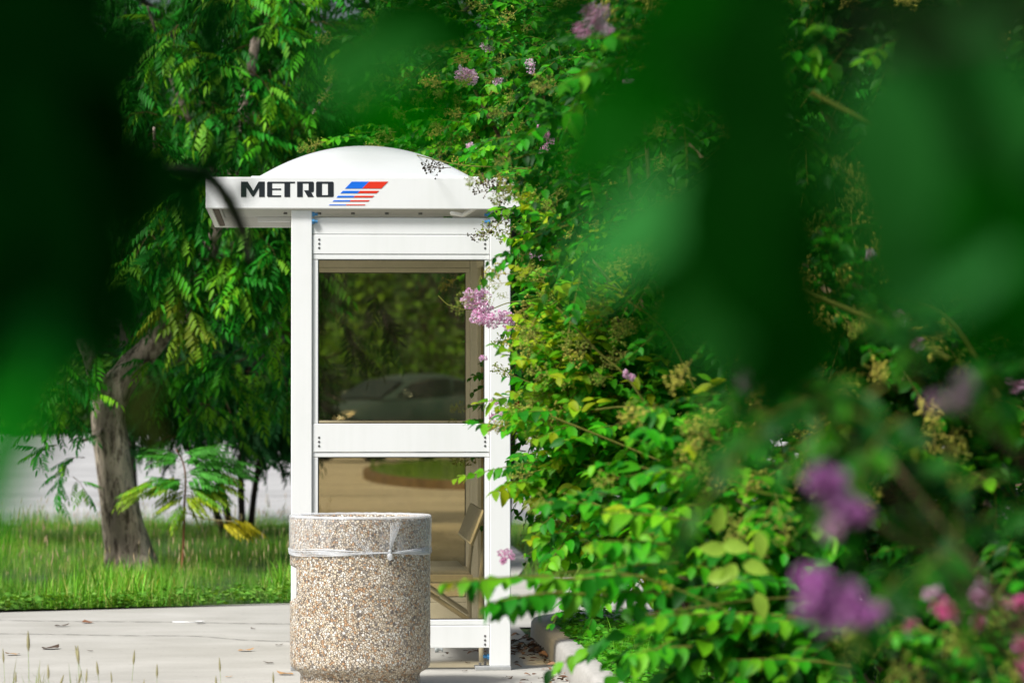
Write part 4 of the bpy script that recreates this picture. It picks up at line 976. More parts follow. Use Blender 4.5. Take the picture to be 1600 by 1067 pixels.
    ws = MB(); ws.add([(1.16, -.70, 1.07 * H), (1.16, .70, 1.07 * H), (.47, .60, 1.385 * H), (.47, -.60, 1.385 * H)], [(0, 1, 2, 3)]); L('windscreen', ws.mesh(), gl, sm=False)
    L('grille', MB().box(2.30, 2.345, -.42, .42, .60 * H, .72 * H, .01).box(2.31, 2.35, -.5, .5, .33 * H, .44 * H, .01).mesh(), dk, sm=False)
    L('bumper', MB().box(2.26, 2.38, -.72, .72, .45 * H, .58 * H, .04).mesh(), lamp if paint[0] > .3 else m, sm=False)
    L('number_plate', MB().box(2.382, 2.39, -.16, .16, .47 * H, .57 * H).mesh(), lamp, sm=False)
    return root
p = at(628, 700, 80)
car((p.x, p.y, .01), R(180 + 38), (.05, .10, .11), 'dark green-grey car seen through the upper tinted pane of the shelter', 1.22)
p = at(446, 680, 123)
car((p.x, p.y, .01), R(172), (.22, .23, .25), 'grey car far across the road, just left of the shelter post')

# ------------------------------------------------------------------ crape myrtles
CG = [(.025, .27, .005), (.06, .36, .008), (.14, .44, .010), (.014, .17, .008)]
CY = [(.20, .40, .01), (.30, .40, .01), (.10, .34, .01)]
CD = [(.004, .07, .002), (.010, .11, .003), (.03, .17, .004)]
class Shrub:
    def __init__(s, name, label, base):
        s.root = empty(name, (base[0], base[1], .12), label, 'shrub'); s.lv = Bulk(); s.st = MB(); s.sh = MB(); s.base = base; s.pan = Bulk(); s.has = False
    def shoot(s, P, d, L, size=.062, cols=CG, gap=.03, droop=.3, end=None, young=0, pitch=0.0, r0=.0035):
        P = np.array(P, float); d = np.array(d, float); d /= np.linalg.norm(d); side = np.cross(d, (0, 0, 1.0)); side /= np.linalg.norm(side) + 1e-6
        bend = side * rng.normal(0, .15)
        f = lambda t: P + d * L * t + (np.array((0, 0, -droop)) + bend) * L * t * t
        s.sh.tube([tuple(f(t)) for t in (0, .25, .5, .75, 1)], [r0, r0 * .85, r0 * .7, r0 * .5, r0 * .35], 4, False)
        n = max(3, int(L / gap)); T = []; D = []; U = []; S = []; C = []
        for i in range(n):
            t = .08 + .92 * (i + .5) / n; p = f(t); tan = f(min(1, t + .05)) - f(t - .05); tan /= np.linalg.norm(tan)
            for sg in (-1, 1):
                if rng.random() < .1: continue
                dd = side * sg * rng.uniform(.6, 1) + tan * rng.uniform(.25, .8) + np.array((0, 0, rng.uniform(-.75, .15) + pitch)) + rng.normal(0, .12, 3)
                T.append(p); D.append(dd); U.append(np.array((0, 0, 1)) + rng.normal(0, .35, 3) + np.array((0, -.35, 0)))
                k = 1.0 if t < .8 else 1.0 - (t - .8) * 2.2
                S.append(size * rng.uniform(.75, 1.15) * k)
                cc = cols[rng.integers(0, len(cols))]
                if young and t > 1 - young: cc = CY[rng.integers(0, 3)]
                C.append(np.array(cc) * rng.uniform(.75, 1.25))
        h = len(T) // 2
        if T:
            s.lv.put(OVAL[rng.integers(0, 3)], T[:h], D[:h], U[:h], S[:h], C[:h]); s.lv.put(OVAL[rng.integers(0, 3)], T[h:], D[h:], U[h:], S[h:], C[h:])
        e = f(1.0); td = f(1.0) - f(.9)
        if end is not None: s.pan_at(e, td, end, rng.uniform(.8, 1.25))
        return e, td
    def pan_at(s, p, d, kind, sc=1.0):
        tm = {'g': PAN_G, 'd': PAN_D, 'b': PAN_B}[kind]; s.has = True
        s.pan.put(tm[rng.integers(0, len(tm))], [p], [d], [(rng.normal(), rng.normal(), 1)], sc, rng.uniform(.75, 1.25))
    def flower(s, p, r_, cols, n=130, sq=.8):
        p = np.array(p); bk = Bulk(); k = 5
        lob = [rng.normal(0, 1, 3) * r_ * .42 * np.array((1, .8, sq)) for _ in range(k)]
        v = rng.normal(0, 1, (n, 3)); v /= np.linalg.norm(v, axis=1, keepdims=True); T = p + np.array(lob)[rng.integers(0, k, n)] + v * r_ * .5 * rng.uniform(.5, 1, (n, 1))
        D = v + rng.normal(0, .6, (n, 3)); U = rng.normal(0, 1, (n, 3)); c = np.array(cols)[rng.integers(0, len(cols), n)] * rng.uniform(.85, 1.1, (n, 1))
        for q in range(4): bk.put(PETAL[q], T[q::4], D[q::4], U[q::4], max(.0075, r_ * .2) * rng.uniform(.7, 1.2, len(T[q::4])), c[q::4])
        bk.build('flower_cluster', M['flower'], s.root)
    def stems(s, tips, r_=.02):
        b = Vector((s.base[0], s.base[1], .05))
        for k, t in enumerate(tips):
            t = Vector(t); o = Vector((math.cos(k * 2.4), math.sin(k * 2.4), 0)) * .12; m_ = (b + t) / 2 + Vector((0, 0, .15 + .1 * (k % 3))) + o * .5
            limb(s.st, [b + o, (b + o).lerp(m_, .5), m_, t], [r_, r_ * .8, r_ * .6, r_ * .3], 7, .03, k)
    def fill(s, n, c, r_, dir0, L=(.2, .45), size=.062, cols=CG, ends=(), pe=.0, young=0, yp=.0, droop=.3, gap=.03):
        for p, q in crown_points(n, c, r_, .3):
            d = np.array(dir0) + q * .7 + rng.normal(0, .4, 3)
            if rng.random() < .3: d = d * np.array((.3, .6, .3)) + np.array((rng.normal(0, .6), -.2, rng.normal(0, .4)))
            s.shoot(p, d, rng.uniform(*L), size * rng.uniform(.85, 1.15), cols, gap, droop, (ends[rng.integers(0, len(ends))] if ends and rng.random() < pe else None), young if rng.random() < yp else 0)
    def done(s):
        s.st.build('stem', M['twig'], s.root, True); s.lv.put(Tmpl(s.sh.v, s.sh.f), [(0, 0, 0)], [(1, 0, 0)], [(0, 0, 1)], 1, (.20, .22, .04))
        s.lv.build('foliage', M['leaf'], s.root)
        if s.has: s.pan.build('seed_panicles', M['capsule'], s.root)
LIL = [(.97, .62, .84), (.98, .76, .90), (.93, .46, .74), (.98, .86, .94)]
PNK = [(.92, .50, .76), (.95, .68, .86), (.85, .36, .62)]
HOT = [(.97, .24, .54), (.94, .16, .46), (.98, .48, .70)]
PUR = [(.80, .34, .76), (.90, .54, .88), (.62, .18, .60)]
def C3(px, py, Y): p = at(px, py, Y); return (p.x, p.y, p.z)

# A: the shrub beside and above the shelter
A = Shrub('crape_myrtle', 'tall crape myrtle with lilac flowers arching over the right end of the shelter roof', (2.3, 22.3))
A.fill(170, C3(850, 150, 22.6), (.62, .55, .75), (-.6, -.3, .2), size=.075, cols=CG, ends=('g', 'g', 'b'), pe=.28)
A.fill(90, C3(960, 60, 22), (.7, .6, .7), (-.3, -.4, .3), size=.07, cols=CG[:2] + CD, ends=('g',), pe=.4)
A.fill(70, C3(700, 60, 23.5), (.5, .4, .6), (-.6, -.1, .1), size=.06, cols=CD + CG[:1], ends=('g',), pe=.35)
A.fill(90, C3(720, 190, 23.6), (.55, .4, .35), (-.5, -.2, .1), size=.06, cols=CG, ends=('g',), pe=.5)
A.fill(160, C3(900, 420, 22.4), (.42, .5, .65), (-.5, -.4, .1), size=.075, cols=CG, ends=('g',), pe=.2)
A.fill(110, C3(880, 640, 21.8), (.32, .4, .5), (-.5, -.4, 0), size=.065, cols=CG[:2] + CD[2:], ends=('g',), pe=.3)
A.fill(60, C3(960, 800, 21.5), (.22, .4, .2), (-.5, -.4, 0), size=.06, cols=CG + CD)
A.stems([C3(850, 150, 22.4), C3(960, 60, 22.2), C3(720, 100, 23), C3(900, 420, 22.3), C3(880, 620, 21.9), C3(930, 250, 22.5), C3(1000, 100, 22.6)], .03)
for px, py, y, r_, c in [(760, 76, 22, .035, LIL), (722, 122, 22, .055, LIL), (740, 116, 22, .035, LIL), (832, 102, 21.5, .035, LIL), (778, 129, 21.8, .025, LIL), (990, 133, 20.5, .055, LIL), (856, 208, 19.6, .04, PNK), (849, 237, 19.6, .03, PNK), (838, 398, 19.3, .035, LIL),
                         (735, 470, 19.3, .05, LIL), (752, 457, 19.3, .04, LIL), (748, 492, 19.25, .05, LIL), (762, 496, 19.2, .04, LIL), (785, 499, 19.2, .05, LIL), (755, 560, 19.2, .014, LIL), (812, 578, 21, .03, [(.6, .03, .28)]), (806, 628, 21.3, .02, [(.75, .01, .01)]), (808, 636, 21.3, .018, [(.75, .01, .01)]), (770, 630, 19.2, .025, LIL), (778, 646, 19.2, .035, LIL), (767, 652, 19.2, .015, LIL), (735, 228, 22, .02, LIL)]:
    A.flower(C3(px, py, y), r_ * 1.15, c, 110 if r_ < .04 else 280)
# shoots reaching in front of the shelter
for x0, y0, x1, y1, y, e in [(860, 455, 800, 475, 19.3, None), (860, 480, 790, 520, 19.3, None), (870, 470, 805, 455, 19.4, None), (840, 520, 785, 530, 19.3, None), (850, 560, 800, 575, 19.3, None), (870, 600, 815, 600, 19.5, None), (860, 665, 800, 650, 19.4, None), (850, 640, 800, 640, 19.3, None), (850, 300, 800, 290, 19.4, 'd'), (840, 290, 770, 288, 19.3, None), (850, 320, 765, 325, 19.3, None), (860, 370, 790, 368, 19.3, None), (840, 345, 775, 330, 19.3, None), (830, 262, 760, 268, 19.5, None), (870, 300, 800, 345, 19.3, 'g'), (840, 400, 790, 395, 19.3, None), (860, 330, 790, 320, 19.4, None), (850, 340, 800, 350, 19.3, None), (880, 350, 820, 385, 19.4, 'g'), (860, 265, 790, 272, 19.4, 'd'), (850, 720, 800, 705, 19.2, None), (880, 740, 815, 760, 19, None), (870, 700, 790, 715, 19, None), (880, 420, 825, 430, 19.5, None), (900, 380, 830, 350, 19.5, 'g')]:
    a_, b_ = np.array(C3(x0, y0, y + .15)), np.array(C3(x1, y1, y)); d = b_ - a_; A.shoot(a_, d, np.linalg.norm(d), .07, CG + CD[1:], .032, .05, e)
for px, py, dx, dz, k, sc in [(790, 278, -1, -.15, 'd', 1.2), (775, 300, -1, .1, 'd', 1.0), (800, 330, -1, -.9, 'd', 1.3), (785, 345, -1, -.7, 'g', 1.2), (770, 360, -1, -.35, 'd', 1.0), (805, 300, -.8, -.5, 'd', 1.0), (790, 300, -.7, .3, 'd', .8), (705, 262, -1, .05, 'd', 1.2), (700, 255, -1, -.25, 'd', .9), (580, 231, -1, -.2, 'd', .7), (575, 238, -.8, -.1, 'd', .6), (600, 228, -1, .0, 'g', .8), (800, 525, -1, -.5, 'g', .9), (808, 590, -1, .45, 'g', 1.1), (800, 650, -1, -.1, 'g', .7), (800, 640, -1, .6, 'g', .7), (795, 466, -.9, .3, 'g', .5), (770, 480, -.3, .4, 'g', .6)]:
    A.pan_at(C3(px, py, 19.25 if px > 650 else 20.4), (dx, -.1, dz), k, sc)
for l in ([(870, 340), (830, 330), (800, 305)], [(860, 270), (800, 262), (720, 258), (640, 240)], [(640, 240), (600, 232), (560, 232)], [(720, 482), (700, 476), (685, 462)], [(860, 470), (800, 472), (760, 485), (722, 483)], [(860, 610), (810, 590), (770, 570)], [(880, 645), (820, 652), (775, 645)], [(850, 500), (800, 505), (770, 505)]):
    A.sh.tube([tuple(v) for v in spline([C3(a, b, 19.3 if a > 650 else 20.3) for a, b in l], 5)], .0028, 5, False)
A.done()

# B: the sunlit middle shrub
B = Shrub('crape_myrtle', 'bright yellow-green crape myrtle spreading right of the shelter post', (2.6, 16.6))
BY = 16.0
B.fill(270, C3(1030, 640, BY), (.46, .5, .40), (-.8, -.3, .5), L=(.2, .45), size=.075, cols=CG + CG[:2] + CY[2:], ends=('g', 'g', 'b'), pe=.1, young=.35, yp=.6, droop=.1, gap=.038)
B.fill(55, C3(905, 570, BY), (.15, .3, .22), (-.5, -.3, .7), L=(.15, .3), size=.07, cols=CG + CY, ends=('g', 'g'), pe=.35, young=.5, yp=.8, droop=.1, gap=.036)
B.fill(50, C3(910, 745, BY), (.11, .3, .15), (-.8, -.3, .3), L=(.15, .3), size=.07, cols=CG + CY[2:], young=.4, yp=.5, droop=.15, gap=.036)
B.fill(100, C3(1030, 820, BY), (.42, .4, .16), (-.8, -.3, .1), L=(.2, .4), size=.075, cols=CG, young=.3, yp=.3, gap=.038)
B.fill(45, C3(900, 410, BY + .5), (.15, .3, .28), (-.4, -.3, .6), L=(.15, .3), size=.07, cols=CG + CY, ends=('g', 'b'), pe=.3, young=.4, yp=.6, droop=.1, gap=.036)
B.fill(110, C3(1170, 520, BY), (.5, .4, .4), (-.5, -.3, .5), L=(.2, .45), size=.075, cols=CG[:2] + CD[1:], ends=('b', 'g'), pe=.25, gap=.038)
B.stems([C3(1010, 660, BY), C3(910, 540, BY), C3(890, 730, BY), C3(1000, 830, BY), C3(920, 400, BY + .4), C3(1150, 500, BY), C3(1100, 600, BY), C3(1000, 500, BY)], .018)
for l in ([(1210, 790), (1080, 740), (960, 690), (860, 650)], [(1040, 680), (980, 590), (935, 550), (870, 480)], [(1060, 860), (960, 800), (880, 770)], [(1100, 640), (1040, 520), (980, 470)], [(1080, 700), (1000, 640), (930, 640)]):
    B.sh.tube([tuple(v) for v in spline([C3(a, b, 15.3) for a, b in l], 6)], .0045, 6, False)
for px, py, r_, c in [(984, 590, .02, LIL), (978, 582, .012, LIL), (792, 868, .03, PNK), (788, 876, .015, PNK)]: B.flower(C3(px, py, 15.2), r_, c, 110)
B.done()

# C: nearer lower shrub, its long leafy shoots reaching left
Cc = Shrub('crape_myrtle', 'low crape myrtle at lower right whose long leafy shoots reach left to the bin', (2.6, 12.6))
CY_ = 12.6
Cc.fill(75, C3(1150, 780, CY_ + .3), (.38, .4, .22), (-.8, -.3, .2), L=(.2, .45), size=.085, cols=CG, ends=('g',), pe=.12, young=.2, yp=.2, gap=.042)
Cc.fill(80, C3(1230, 975, CY_), (.42, .4, .18), (-.9, -.3, 0), L=(.25, .5), size=.085, cols=CG + CD, gap=.042)
Cc.fill(80, C3(1430, 820, CY_ + .2), (.42, .4, .32), (-.6, -.3, .2), L=(.2, .45), size=.08, cols=CG[:2] + CD, gap=.042)
for x0, y0, x1, y1, y, yg in [(900, 905, 690, 905, 11.8, .25), (960, 930, 760, 935, 11.9, .2), (880, 925, 745, 950, 11.7, 0), (1010, 900, 840, 915, 11.9, 0), (1060, 880, 880, 900, 12.1, 0), (1050, 930, 900, 925, 12, 0), (1400, 975, 1180, 965, 11.4, 0), (1500, 1000, 1350, 985, 11.5, 0), (1250, 965, 1010, 955, 11.4, 0), (1130, 960, 990, 985, 11.5, 0), (1240, 770, 1060, 690, 11.8, .2), (1330, 870, 1240, 800, 11.6, 0), (1400, 700, 1290, 660, 11.7, .3), (1560, 760, 1400, 690, 11.6, .1), (1080, 1010, 985, 1030, 11.8, 0), (1200, 870, 1080, 860, 11.7, 0), (1040, 850, 900, 850, 12, .1), (1120, 820, 950, 800, 12, .1), (1330, 1040, 1150, 1030, 11.6, 0)]:
    a_, b_ = np.array(C3(x0, y0, y + .1)), np.array(C3(x1, y1, y)); d = b_ - a_
    Cc.shoot(a_, d + np.array((0, 0, .04)), np.linalg.norm(d), .085, CG + ([CY[2]] if yg else []), .036, .12, None, yg, -.25, .005)
for px, py, dx, dz in [(1128, 852, 1, -.1), (1118, 832, .2, .9), (1135, 860, -.9, .1), (1150, 880, -.5, -.7), (1105, 905, .9, .2), (1160, 880, 1, -.35), (1185, 830, .1, -1), (1182, 925, .3, -1)]:
    Cc.lv.put(OVAL[0], [C3(px, py, 11.2)], [(dx, -.15, dz)], [(0.15, -1, .35)], .085, (.28, .46, .05))
for l in ([(1230, 1000), (1000, 900), (820, 900), (690, 912)], [(1500, 1010), (1350, 940), (1200, 935), (1010, 960)], [(1250, 780), (1160, 760), (1080, 700)], [(1150, 870), (1145, 830), (1135, 790)]):
    Cc.sh.tube([tuple(v) for v in spline([C3(a, b, 11.75) for a, b in l], 6)], .0028, 6, False)
Cc.stems([C3(1150, 780, CY_), C3(1230, 950, CY_), C3(1430, 800, CY_), C3(1060, 900, CY_), C3(1300, 900, CY_), C3(1250, 700, CY_)], .014)
for px, py, dx, dz in [(1140, 700, -1, .5), (1130, 730, -1, -.1), (1170, 745, -.8, .2), (1210, 770, .2, -.8)]: Cc.pan_at(C3(px, py, 11.6), (dx, -.1, dz), 'g', 1.3)
Cc.done()

# D: darker tall shrub, upper right, with brown seed heads
D_ = Shrub('crape_myrtle', 'tall dark crape myrtle at upper right with rusty brown seed heads', (3.1, 13.0))
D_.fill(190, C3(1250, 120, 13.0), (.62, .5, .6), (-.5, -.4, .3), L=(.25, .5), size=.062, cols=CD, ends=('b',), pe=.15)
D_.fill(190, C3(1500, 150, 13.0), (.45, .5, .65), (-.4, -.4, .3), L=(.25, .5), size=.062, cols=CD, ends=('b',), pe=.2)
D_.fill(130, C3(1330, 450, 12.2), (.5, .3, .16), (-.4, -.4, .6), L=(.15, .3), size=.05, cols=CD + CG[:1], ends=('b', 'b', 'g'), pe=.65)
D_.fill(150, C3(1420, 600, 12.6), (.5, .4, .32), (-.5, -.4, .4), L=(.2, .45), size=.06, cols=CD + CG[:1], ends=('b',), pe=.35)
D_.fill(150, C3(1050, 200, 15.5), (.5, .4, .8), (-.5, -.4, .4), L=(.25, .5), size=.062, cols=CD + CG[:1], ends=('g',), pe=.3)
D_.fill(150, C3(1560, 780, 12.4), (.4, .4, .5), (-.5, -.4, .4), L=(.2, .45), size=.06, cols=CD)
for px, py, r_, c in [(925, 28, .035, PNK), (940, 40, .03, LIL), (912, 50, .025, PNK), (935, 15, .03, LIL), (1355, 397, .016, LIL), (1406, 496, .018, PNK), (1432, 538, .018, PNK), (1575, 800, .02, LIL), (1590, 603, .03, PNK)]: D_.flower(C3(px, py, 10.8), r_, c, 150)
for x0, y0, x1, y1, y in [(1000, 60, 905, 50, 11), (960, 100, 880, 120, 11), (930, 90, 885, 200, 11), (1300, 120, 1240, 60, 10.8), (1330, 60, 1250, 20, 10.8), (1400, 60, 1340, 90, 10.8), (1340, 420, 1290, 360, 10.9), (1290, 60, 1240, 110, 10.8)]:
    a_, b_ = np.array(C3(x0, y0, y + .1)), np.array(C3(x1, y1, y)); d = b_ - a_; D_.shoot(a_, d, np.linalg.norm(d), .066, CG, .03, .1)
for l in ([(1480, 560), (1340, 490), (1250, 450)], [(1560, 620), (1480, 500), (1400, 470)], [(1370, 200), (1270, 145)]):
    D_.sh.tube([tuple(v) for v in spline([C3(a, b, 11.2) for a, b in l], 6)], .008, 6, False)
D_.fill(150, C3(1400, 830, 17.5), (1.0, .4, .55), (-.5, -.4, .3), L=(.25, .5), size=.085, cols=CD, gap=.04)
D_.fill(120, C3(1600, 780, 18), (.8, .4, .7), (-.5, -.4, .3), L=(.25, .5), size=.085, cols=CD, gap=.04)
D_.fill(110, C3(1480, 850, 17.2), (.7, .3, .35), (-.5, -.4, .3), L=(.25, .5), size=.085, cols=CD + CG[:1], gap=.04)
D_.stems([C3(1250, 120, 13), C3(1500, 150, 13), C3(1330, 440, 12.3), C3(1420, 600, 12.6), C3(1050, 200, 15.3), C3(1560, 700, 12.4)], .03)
D_.done()

# E: pink flowering shrub in the lower right corner
E_ = Shrub('crape_myrtle', 'small crape myrtle with hot pink flowers in the lower right corner', (1.95, 9.9))
E_.fill(60, C3(1530, 1010, 9.4), (.20, .3, .12), (-.4, -.3, .6), L=(.12, .25), size=.045, cols=CG[:2] + CD, ends=('g', 'g'), pe=.35)
for px, py, r_, c in [(1472, 950, .022, HOT), (1490, 952, .024, HOT), (1525, 930, .03, PNK), (1540, 922, .02, LIL), (1515, 962, .022, PNK), (1532, 972, .022, HOT), (1460, 925, .016, LIL), (1597, 943, .022, HOT), (1592, 1008, .026, HOT), (1596, 1050, .028, HOT), (1422, 975, .01, HOT)]: E_.flower(C3(px, py, 7.9), r_ * .95, c, 110)
E_.stems([C3(1480, 960, 9.3), C3(1560, 1000, 9.4), C3(1530, 950, 9.4), C3(1596, 1020, 9.2)], .008)
E_.done()

# F: close, out-of-focus shrub with purple flowers
F_ = Shrub('crape_myrtle', 'close blurred crape myrtle with purple flower heads at the right', (1.55, 5.6))
F_.fill(20, C3(1420, 630, 5.6), (.17, .18, .08), (-.5, -.2, .4), L=(.12, .25), size=.055, cols=CD, gap=.028)
F_.fill(12, C3(1440, 850, 5.6), (.10, .18, .08), (-.5, -.2, .3), L=(.12, .25), size=.055, cols=CD, gap=.028)
F_.fill(8, C3(1230, 640, 5.2), (.10, .15, .05), (-.5, -.2, .4), L=(.1, .2), size=.05, cols=CD, gap=.028)
for px, py, r_, c in [(1300, 762, .030, PUR), (1318, 785, .028, PUR), (1290, 745, .022, PUR), (1300, 825, .018, LIL), (1268, 905, .026, PUR), (1275, 940, .034, PUR), (1290, 955, .026, PUR), (1335, 945, .024, PUR), (1352, 965, .02, PUR), (1322, 925, .018, PUR)]: F_.flower(C3(px, py, 4.5), r_ * .68, c, 240)
for px, py, r_, c in [(1208, 514, .008, PUR), (1155, 600, .009, LIL), (1205, 575, .008, [(.35, .30, .42)]), (1502, 600, .009, LIL), (1500, 625, .008, LIL), (1463, 628, .007, LIL)]: F_.flower(C3(px, py, 4.4), r_, [tuple(q * .5 for q in k) for k in c], 60)
F_.stems([C3(1390, 720, 5.4), C3(1500, 880, 5.4), C3(1310, 780, 5.6), C3(1290, 930, 5.6), C3(1210, 540, 4.5), C3(1490, 620, 4.5)], .008)
F_.done()

# ------------------------------------------------------------------ foreground branches, far out of focus
FL = leaf_tmpl((0, .12, .3, .5, .7, .88, 1), (0, .14, .23, .26, .22, .12, 0), .25, -.15)
def near_tree(label, base, leaves, branches, shade_canopy, mtl, far=1.0):
    root = empty('overhanging_tree', (base[0], base[1], 0), label, 'tree'); mb = MB()
    for b in branches: limb(mb, b[0], b[1], 10, .04)
    mb.build('trunk', M['dark_bark'], root, True)
    bk = Bulk()
    for px, py, Y, L, ang, tilt, col in leaves:
        Y *= far; L *= far * 1.05
        c = np.array(C3(px, py, Y)); a = R(ang); d = np.array((math.cos(a), tilt * .3, math.sin(a))); d /= np.linalg.norm(d)
        up = np.array((.1 + .3 * math.sin(a), -1, tilt))
        bk.put(FL, [c - d * L / 2], [d], [up], L, col)
    n, cc, rr, sz, cl = shade_canopy  # unseen leaves overhead, added to darken the near ones
    P = np.array(cc) + rng.uniform(-1, 1, (n, 3)) * np.array(rr); Dv = rng.normal(0, 1, (n, 3)) * np.array((1, 1, .4))
    bk.put(FL, P, Dv, rng.normal(0, .3, (n, 3)) + np.array((0, 0, 1)), sz * rng.uniform(.7, 1.2, n), np.array(cl) * rng.uniform(.7, 1.3, (n, 1)))
    bk.build('foliage', mtl, root)
G0 = (.001, .06, .0005); G1 = (.002, .13, .0005); G_SHEEN = (.05, .32, .06); G_SHADE = (.001, .02, .002)  # last two paint sky sheen and deep shade into the leaf colour
right = [(1010, 150, 1.55, .075, 200, .2, G1), (960, 210, 1.6, .07, 215, .2, G1), (1060, 60, 1.5, .08, 250, .1, G1), (1120, 30, 1.5, .08, 190, .1, G0), (1010, 350, 1.5, .075, 205, .9, G_SHEEN), (960, 380, 1.55, .05, 230, .8, G_SHEEN),
         (1110, 490, 1.5, .06, 265, .9, G_SHEEN), (1180, 260, 1.45, .09, 260, -.4, G0), (1140, 360, 1.45, .08, 275, -.3, G0), (1190, 440, 1.5, .08, 280, -.3, G0), (1060, 440, 1.55, .06, 240, .1, G1), (1180, 150, 1.45, .09, 270, -.2, G0), (1230, 340, 1.5, .07, 285, -.2, G0),
         (1395, 260, 1.45, .085, 275, .9, G_SHEEN), (1400, 400, 1.5, .07, 285, .8, G_SHEEN), (1470, 440, 1.5, .06, 200, .6, G_SHEEN), (1450, 190, 1.5, .06, 240, .1, G0), (1490, 300, 1.5, .08, 265, .1, G0), (1545, 90, 1.45, .05, 300, .7, G_SHEEN), (1595, 190, 1.45, .05, 275, .8, G_SHEEN), (1550, 30, 1.5, .07, 250, 0, G0), (1500, 60, 1.5, .08, 220, 0, G0), (1560, 430, 1.5, .08, 250, .1, G1), (1470, 340, 1.5, .07, 240, .1, G1),
         (1590, 330, 1.6, .08, 260, -.5, G_SHADE), (1560, 290, 1.6, .06, 280, -.5, G_SHADE), (1600, 480, 1.6, .06, 260, -.2, G0), (1430, 110, 1.5, .07, 280, 0, G0), (1250, 480, 1.6, .06, 285, -.2, G0), (1220, 560, 1.7, .055, 280, -.2, G0), (1180, 560, 1.7, .05, 265, -.2, G0), (1280, 560, 1.8, .05, 240, -.2, G0),
         (880, 20, 2.0, .05, 200, 0, G0), (1330, 20, 1.9, .04, 240, -.2, G_SHADE)]
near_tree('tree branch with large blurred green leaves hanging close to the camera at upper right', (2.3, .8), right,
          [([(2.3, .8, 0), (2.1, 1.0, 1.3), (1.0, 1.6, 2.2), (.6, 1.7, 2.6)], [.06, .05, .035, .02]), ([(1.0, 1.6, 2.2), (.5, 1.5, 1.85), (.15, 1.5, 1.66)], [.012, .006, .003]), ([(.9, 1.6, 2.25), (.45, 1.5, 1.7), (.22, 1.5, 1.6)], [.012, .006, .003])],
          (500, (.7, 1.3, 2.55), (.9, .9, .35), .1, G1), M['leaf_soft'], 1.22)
left = []
rl = random.Random(3)
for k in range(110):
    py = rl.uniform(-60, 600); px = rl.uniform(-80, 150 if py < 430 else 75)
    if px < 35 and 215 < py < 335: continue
    left.append((px, py, rl.uniform(1.7, 2.4), rl.uniform(.05, .08), rl.uniform(180, 330), rl.uniform(-.8, .1), G_SHADE))
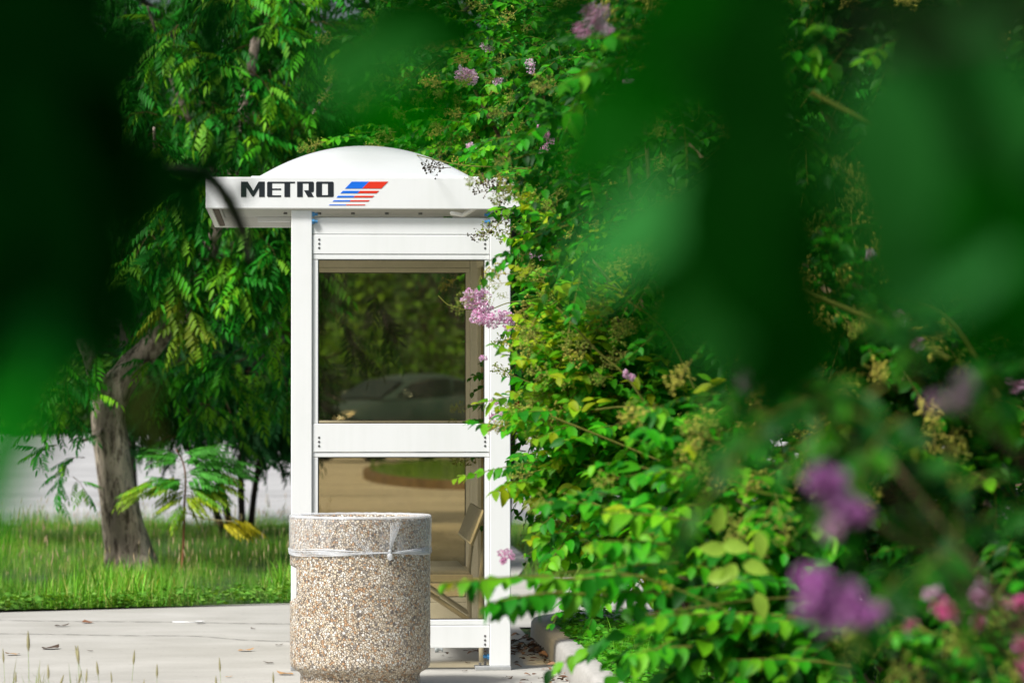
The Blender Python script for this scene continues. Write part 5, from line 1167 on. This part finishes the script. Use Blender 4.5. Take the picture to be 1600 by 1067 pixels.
left += [(40, 590, 1.6, .06, 250, .4, (.003, .06, .008)), (20, 660, 1.6, .065, 240, .9, (.006, .12, .006)), (60, 620, 1.65, .05, 230, .6, (.003, .07, .004)), (-10, 730, 1.6, .05, 250, 1.1, (.012, .24, .012)), (0, 700, 1.6, .06, 235, 1.1, (.012, .24, .012)), (-30, 770, 1.6, .05, 240, 1, (.012, .24, .012)), (40, 660, 1.65, .05, 235, 1, (.005, .13, .007)), (10, 760, 1.6, .05, 245, 1, (.012, .30, .015)), (-15, 720, 1.6, .06, 240, 1, (.012, .30, .015)), (30, 700, 1.6, .05, 238, .9, (.008, .22, .012)), (-30, 800, 1.6, .05, 245, .9, (.012, .30, .015)), (70, 640, 1.6, .05, 235, .8, (.006, .14, .01)), (250, 300, 2.6, .06, 250, -.3, G_SHADE), (290, 290, 3.2, .06, 200, -.3, G_SHADE), (200, 310, 2.6, .06, 200, -.3, G_SHADE), (230, 260, 3.0, .05, 230, -.3, G_SHADE), (300, 340, 3.4, .05, 260, -.3, G_SHADE), (180, 250, 2.5, .06, 240, -.3, G_SHADE), (260, 420, 3.4, .05, 260, -.3, G_SHADE), (210, 480, 3.4, .05, 270, -.3, G_SHADE), (330, 250, 3.6, .04, 220, -.3, G_SHADE), (380, 300, 4.2, .03, 230, -.3, G_SHADE), (60, 540, 1.6, .06, 260, 0, G_SHADE), (120, 500, 1.8, .06, 270, 0, G_SHADE),
         (210, 90, 2.4, .06, 250, -.4, G_SHADE), (170, 420, 2.2, .06, 260, -.3, G_SHADE), (225, 320, 3.0, .05, 250, -.3, G_SHADE), (250, 300, 3.2, .05, 240, -.3, G_SHADE), (190, 200, 2.4, .06, 270, -.3, G_SHADE), (330, 60, 2.6, .05, 250, -.3, G_SHADE), (330, 20, 2.4, .05, 230, -.3, G_SHADE), (340, 130, 2.8, .04, 260, -.3, G_SHADE),
         (170, 520, 2.6, .05, 270, -.2, G_SHADE), (210, 640, 4, .05, 250, 0, (.02, .03, .006)), (240, 680, 4, .045, 280, 0, (.02, .03, .006)), (230, 620, 4, .04, 250, 0, (.02, .03, .006)), (560, 110, 1.9, .055, 200, .5, (.02, .15, .02)), (610, 90, 1.9, .05, 190, .5, (.02, .15, .02)), (530, 80, 2.0, .045, 220, .3, (.015, .11, .012)), (640, 190, 2.2, .04, 160, .1, G1),
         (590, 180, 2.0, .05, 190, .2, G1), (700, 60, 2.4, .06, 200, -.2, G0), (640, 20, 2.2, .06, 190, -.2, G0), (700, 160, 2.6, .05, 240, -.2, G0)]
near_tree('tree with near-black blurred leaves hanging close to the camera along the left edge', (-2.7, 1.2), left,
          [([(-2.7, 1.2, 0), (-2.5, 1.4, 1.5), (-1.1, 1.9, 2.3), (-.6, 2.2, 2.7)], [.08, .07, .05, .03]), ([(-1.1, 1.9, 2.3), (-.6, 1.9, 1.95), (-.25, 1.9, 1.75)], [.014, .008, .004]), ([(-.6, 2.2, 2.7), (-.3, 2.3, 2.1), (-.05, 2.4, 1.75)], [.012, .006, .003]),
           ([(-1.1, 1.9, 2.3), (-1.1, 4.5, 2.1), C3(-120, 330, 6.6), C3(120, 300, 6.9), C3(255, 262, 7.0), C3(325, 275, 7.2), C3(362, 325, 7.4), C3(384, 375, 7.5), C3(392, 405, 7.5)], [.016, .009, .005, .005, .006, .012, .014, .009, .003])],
          (1500, (-.7, 1.7, 2.6), (1.1, 1.3, .45), .1, G_SHADE), M['leaf_dark'], 1.0)
